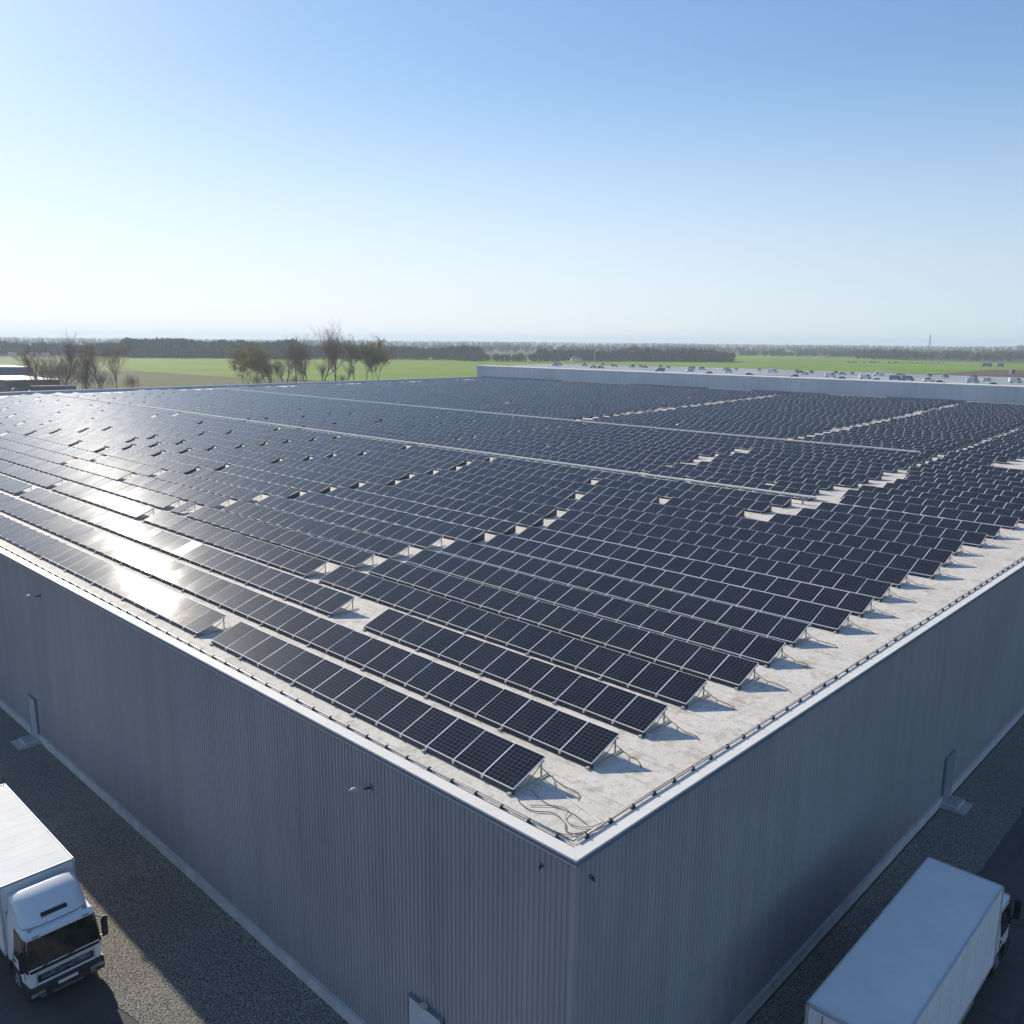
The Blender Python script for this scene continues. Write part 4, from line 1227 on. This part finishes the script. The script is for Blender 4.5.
for k in range(22):
    a = k / 21
    x = 618 + random.uniform(-3, 3); y = 500 - 330 * a + random.uniform(-2, 2)
    pa = random.choice(list(PN))
    vehicle('car', pa, (x + (9 if k % 2 else 0), y, LOTZ), R(38) + random.gauss(0, .06), '%s car, %s along the hindmost lot row counted from the lamp post' % (PN[pa], ordn(k + 1)), 1.3)
t = thing('loader', 'green wheel loader standing at the far end of the parking lot', 'loader', (569.9, 493.7, LOTZ), R(-50))
MB().box((-2.4, -1, .9), (1.2, 1, 2.0)).build('body', 'tealcar', t, bevel=.1, seg=1)
MB().prism([(-.9, 2.0), (.7, 2.0), (.5, 3.6), (-.8, 3.6)], -.85, .85).build('cab', 'glassdark', t)
MB().box((-.95, -.9, 3.6), (.65, .9, 3.75)).build('roof', 'tealcar', t)
b = MB()
for s in (-.8, .8): b.bar((1.0, s, 1.7), (3.0, s, .8), .2, .25)
b.build('lift_arm', 'tealcar', t)
MB().prism([(2.9, .2), (4.1, .25), (3.2, 1.3), (2.8, 1.2)], -1.3, 1.3).build('bucket', 'grey', t)
for x in (-1.6, 1.2):
    for s in (-1, 1): MB().cyl((x, s * .75, .75), (x, s * 1.2, .75), .75, 14).build('wheel', 'rubber', t)
# trailers out in the field, and small things
def trailer(x, y, label, L):
    t = thing('trailer', label, 'trailer', (x, y, Z1 + .03), R(-52))
    MB().box((-L / 2, -1.25, 1.0), (L / 2, 1.25, 3.8)).build('box', 'bluevan', t, bevel=.08, seg=1)
    MB().box((-L / 2, -1.0, .7), (L / 2, 1.0, .98)).build('chassis', 'black', t)
    for k in (-.32, .34):
        for s in (-1, 1): MB().cyl((L * k, s * .9, .5), (L * k, s * 1.2, .5), .5, 12).build('wheel', 'rubber', t)
trailer(970, 257, 'blue box trailer in the green field, longer of the two', 9.5)
trailer(977.5, 246.5, 'short dark blue trailer standing behind the longer blue one', 6)
def hut(x, y, label):
    t = thing('hut', label, 'hut', (x, y, Z1 + .04), -.8)
    MB().box((-1.5, -1.5, 0), (1.5, 1.5, 3)).build('wall', 'shedwallblue', t)
    MB().prism([(-1.8, 3), (1.8, 3), (0, 4)], -1.8, 1.8).build('roof', 'shedwall', t)
hut(1309, 575, 'tiny dark hut alone in the right green field')
hut(741, 176, 'tiny dark hut on the ploughed brown field')
# yard clutter beside the sheds
def barrel(x, y, m, label, s=1):
    t = thing('tank', label, 'tank', (x, y, GZ - .25)); t.scale = (s,) * 3
    MB().tube([(0, 0, 0), (0, 0, .2), (0, 0, 2.4), (0, 0, 3.0)], [1.2, 1.3, 1.3, .4], 14).build('shell', m, t, smooth=True)
    MB().cyl((0, 0, 2.95), (0, 0, 3.2), .35, 10).build('lid', 'grey', t)
barrel(92.5, 346.5, 'orange', 'orange tank standing in front of the long pale shed')
barrel(96.5, 342, 'cap', 'white tank beside the orange one in front of the sheds', .8)
vehicle('pickup', 'navy', (101, 333.5, GZ - .25), .4, 'dark pickup in front of the low shed', 1.2)
vehicle('car', 'whitecar', (131, 338, GZ - .25), .2, 'white car parked under the bare trees by the sheds', 1.15)
vehicle('van', 'bluevan', (122, 338.5, GZ - .25), -.4, 'blue van half hidden under the bare trees by the sheds', 1.1)

# ------------------------------------------------------------------ haze: one closed box of thin air around everything
b = MB(); b.box((-9300, -9300, GZ - 1.5), (9300, 9300, 46)); hz = b.build('haze', [])
hm_ = bpy.data.materials.new('thin_haze'); hm_.use_nodes = True
n = hm_.node_tree.nodes; n.clear()
out = n.new('ShaderNodeOutputMaterial'); pv = n.new('ShaderNodeVolumePrincipled')
pv.inputs['Color'].default_value = (.74, .86, .98, 1)
pv.inputs['Density'].default_value = .0002
pv.inputs['Anisotropy'].default_value = .2
hm_.node_tree.links.new(pv.outputs[0], out.inputs['Volume'])
hz.data.materials.append(hm_)
tag(hz, kind='stuff')
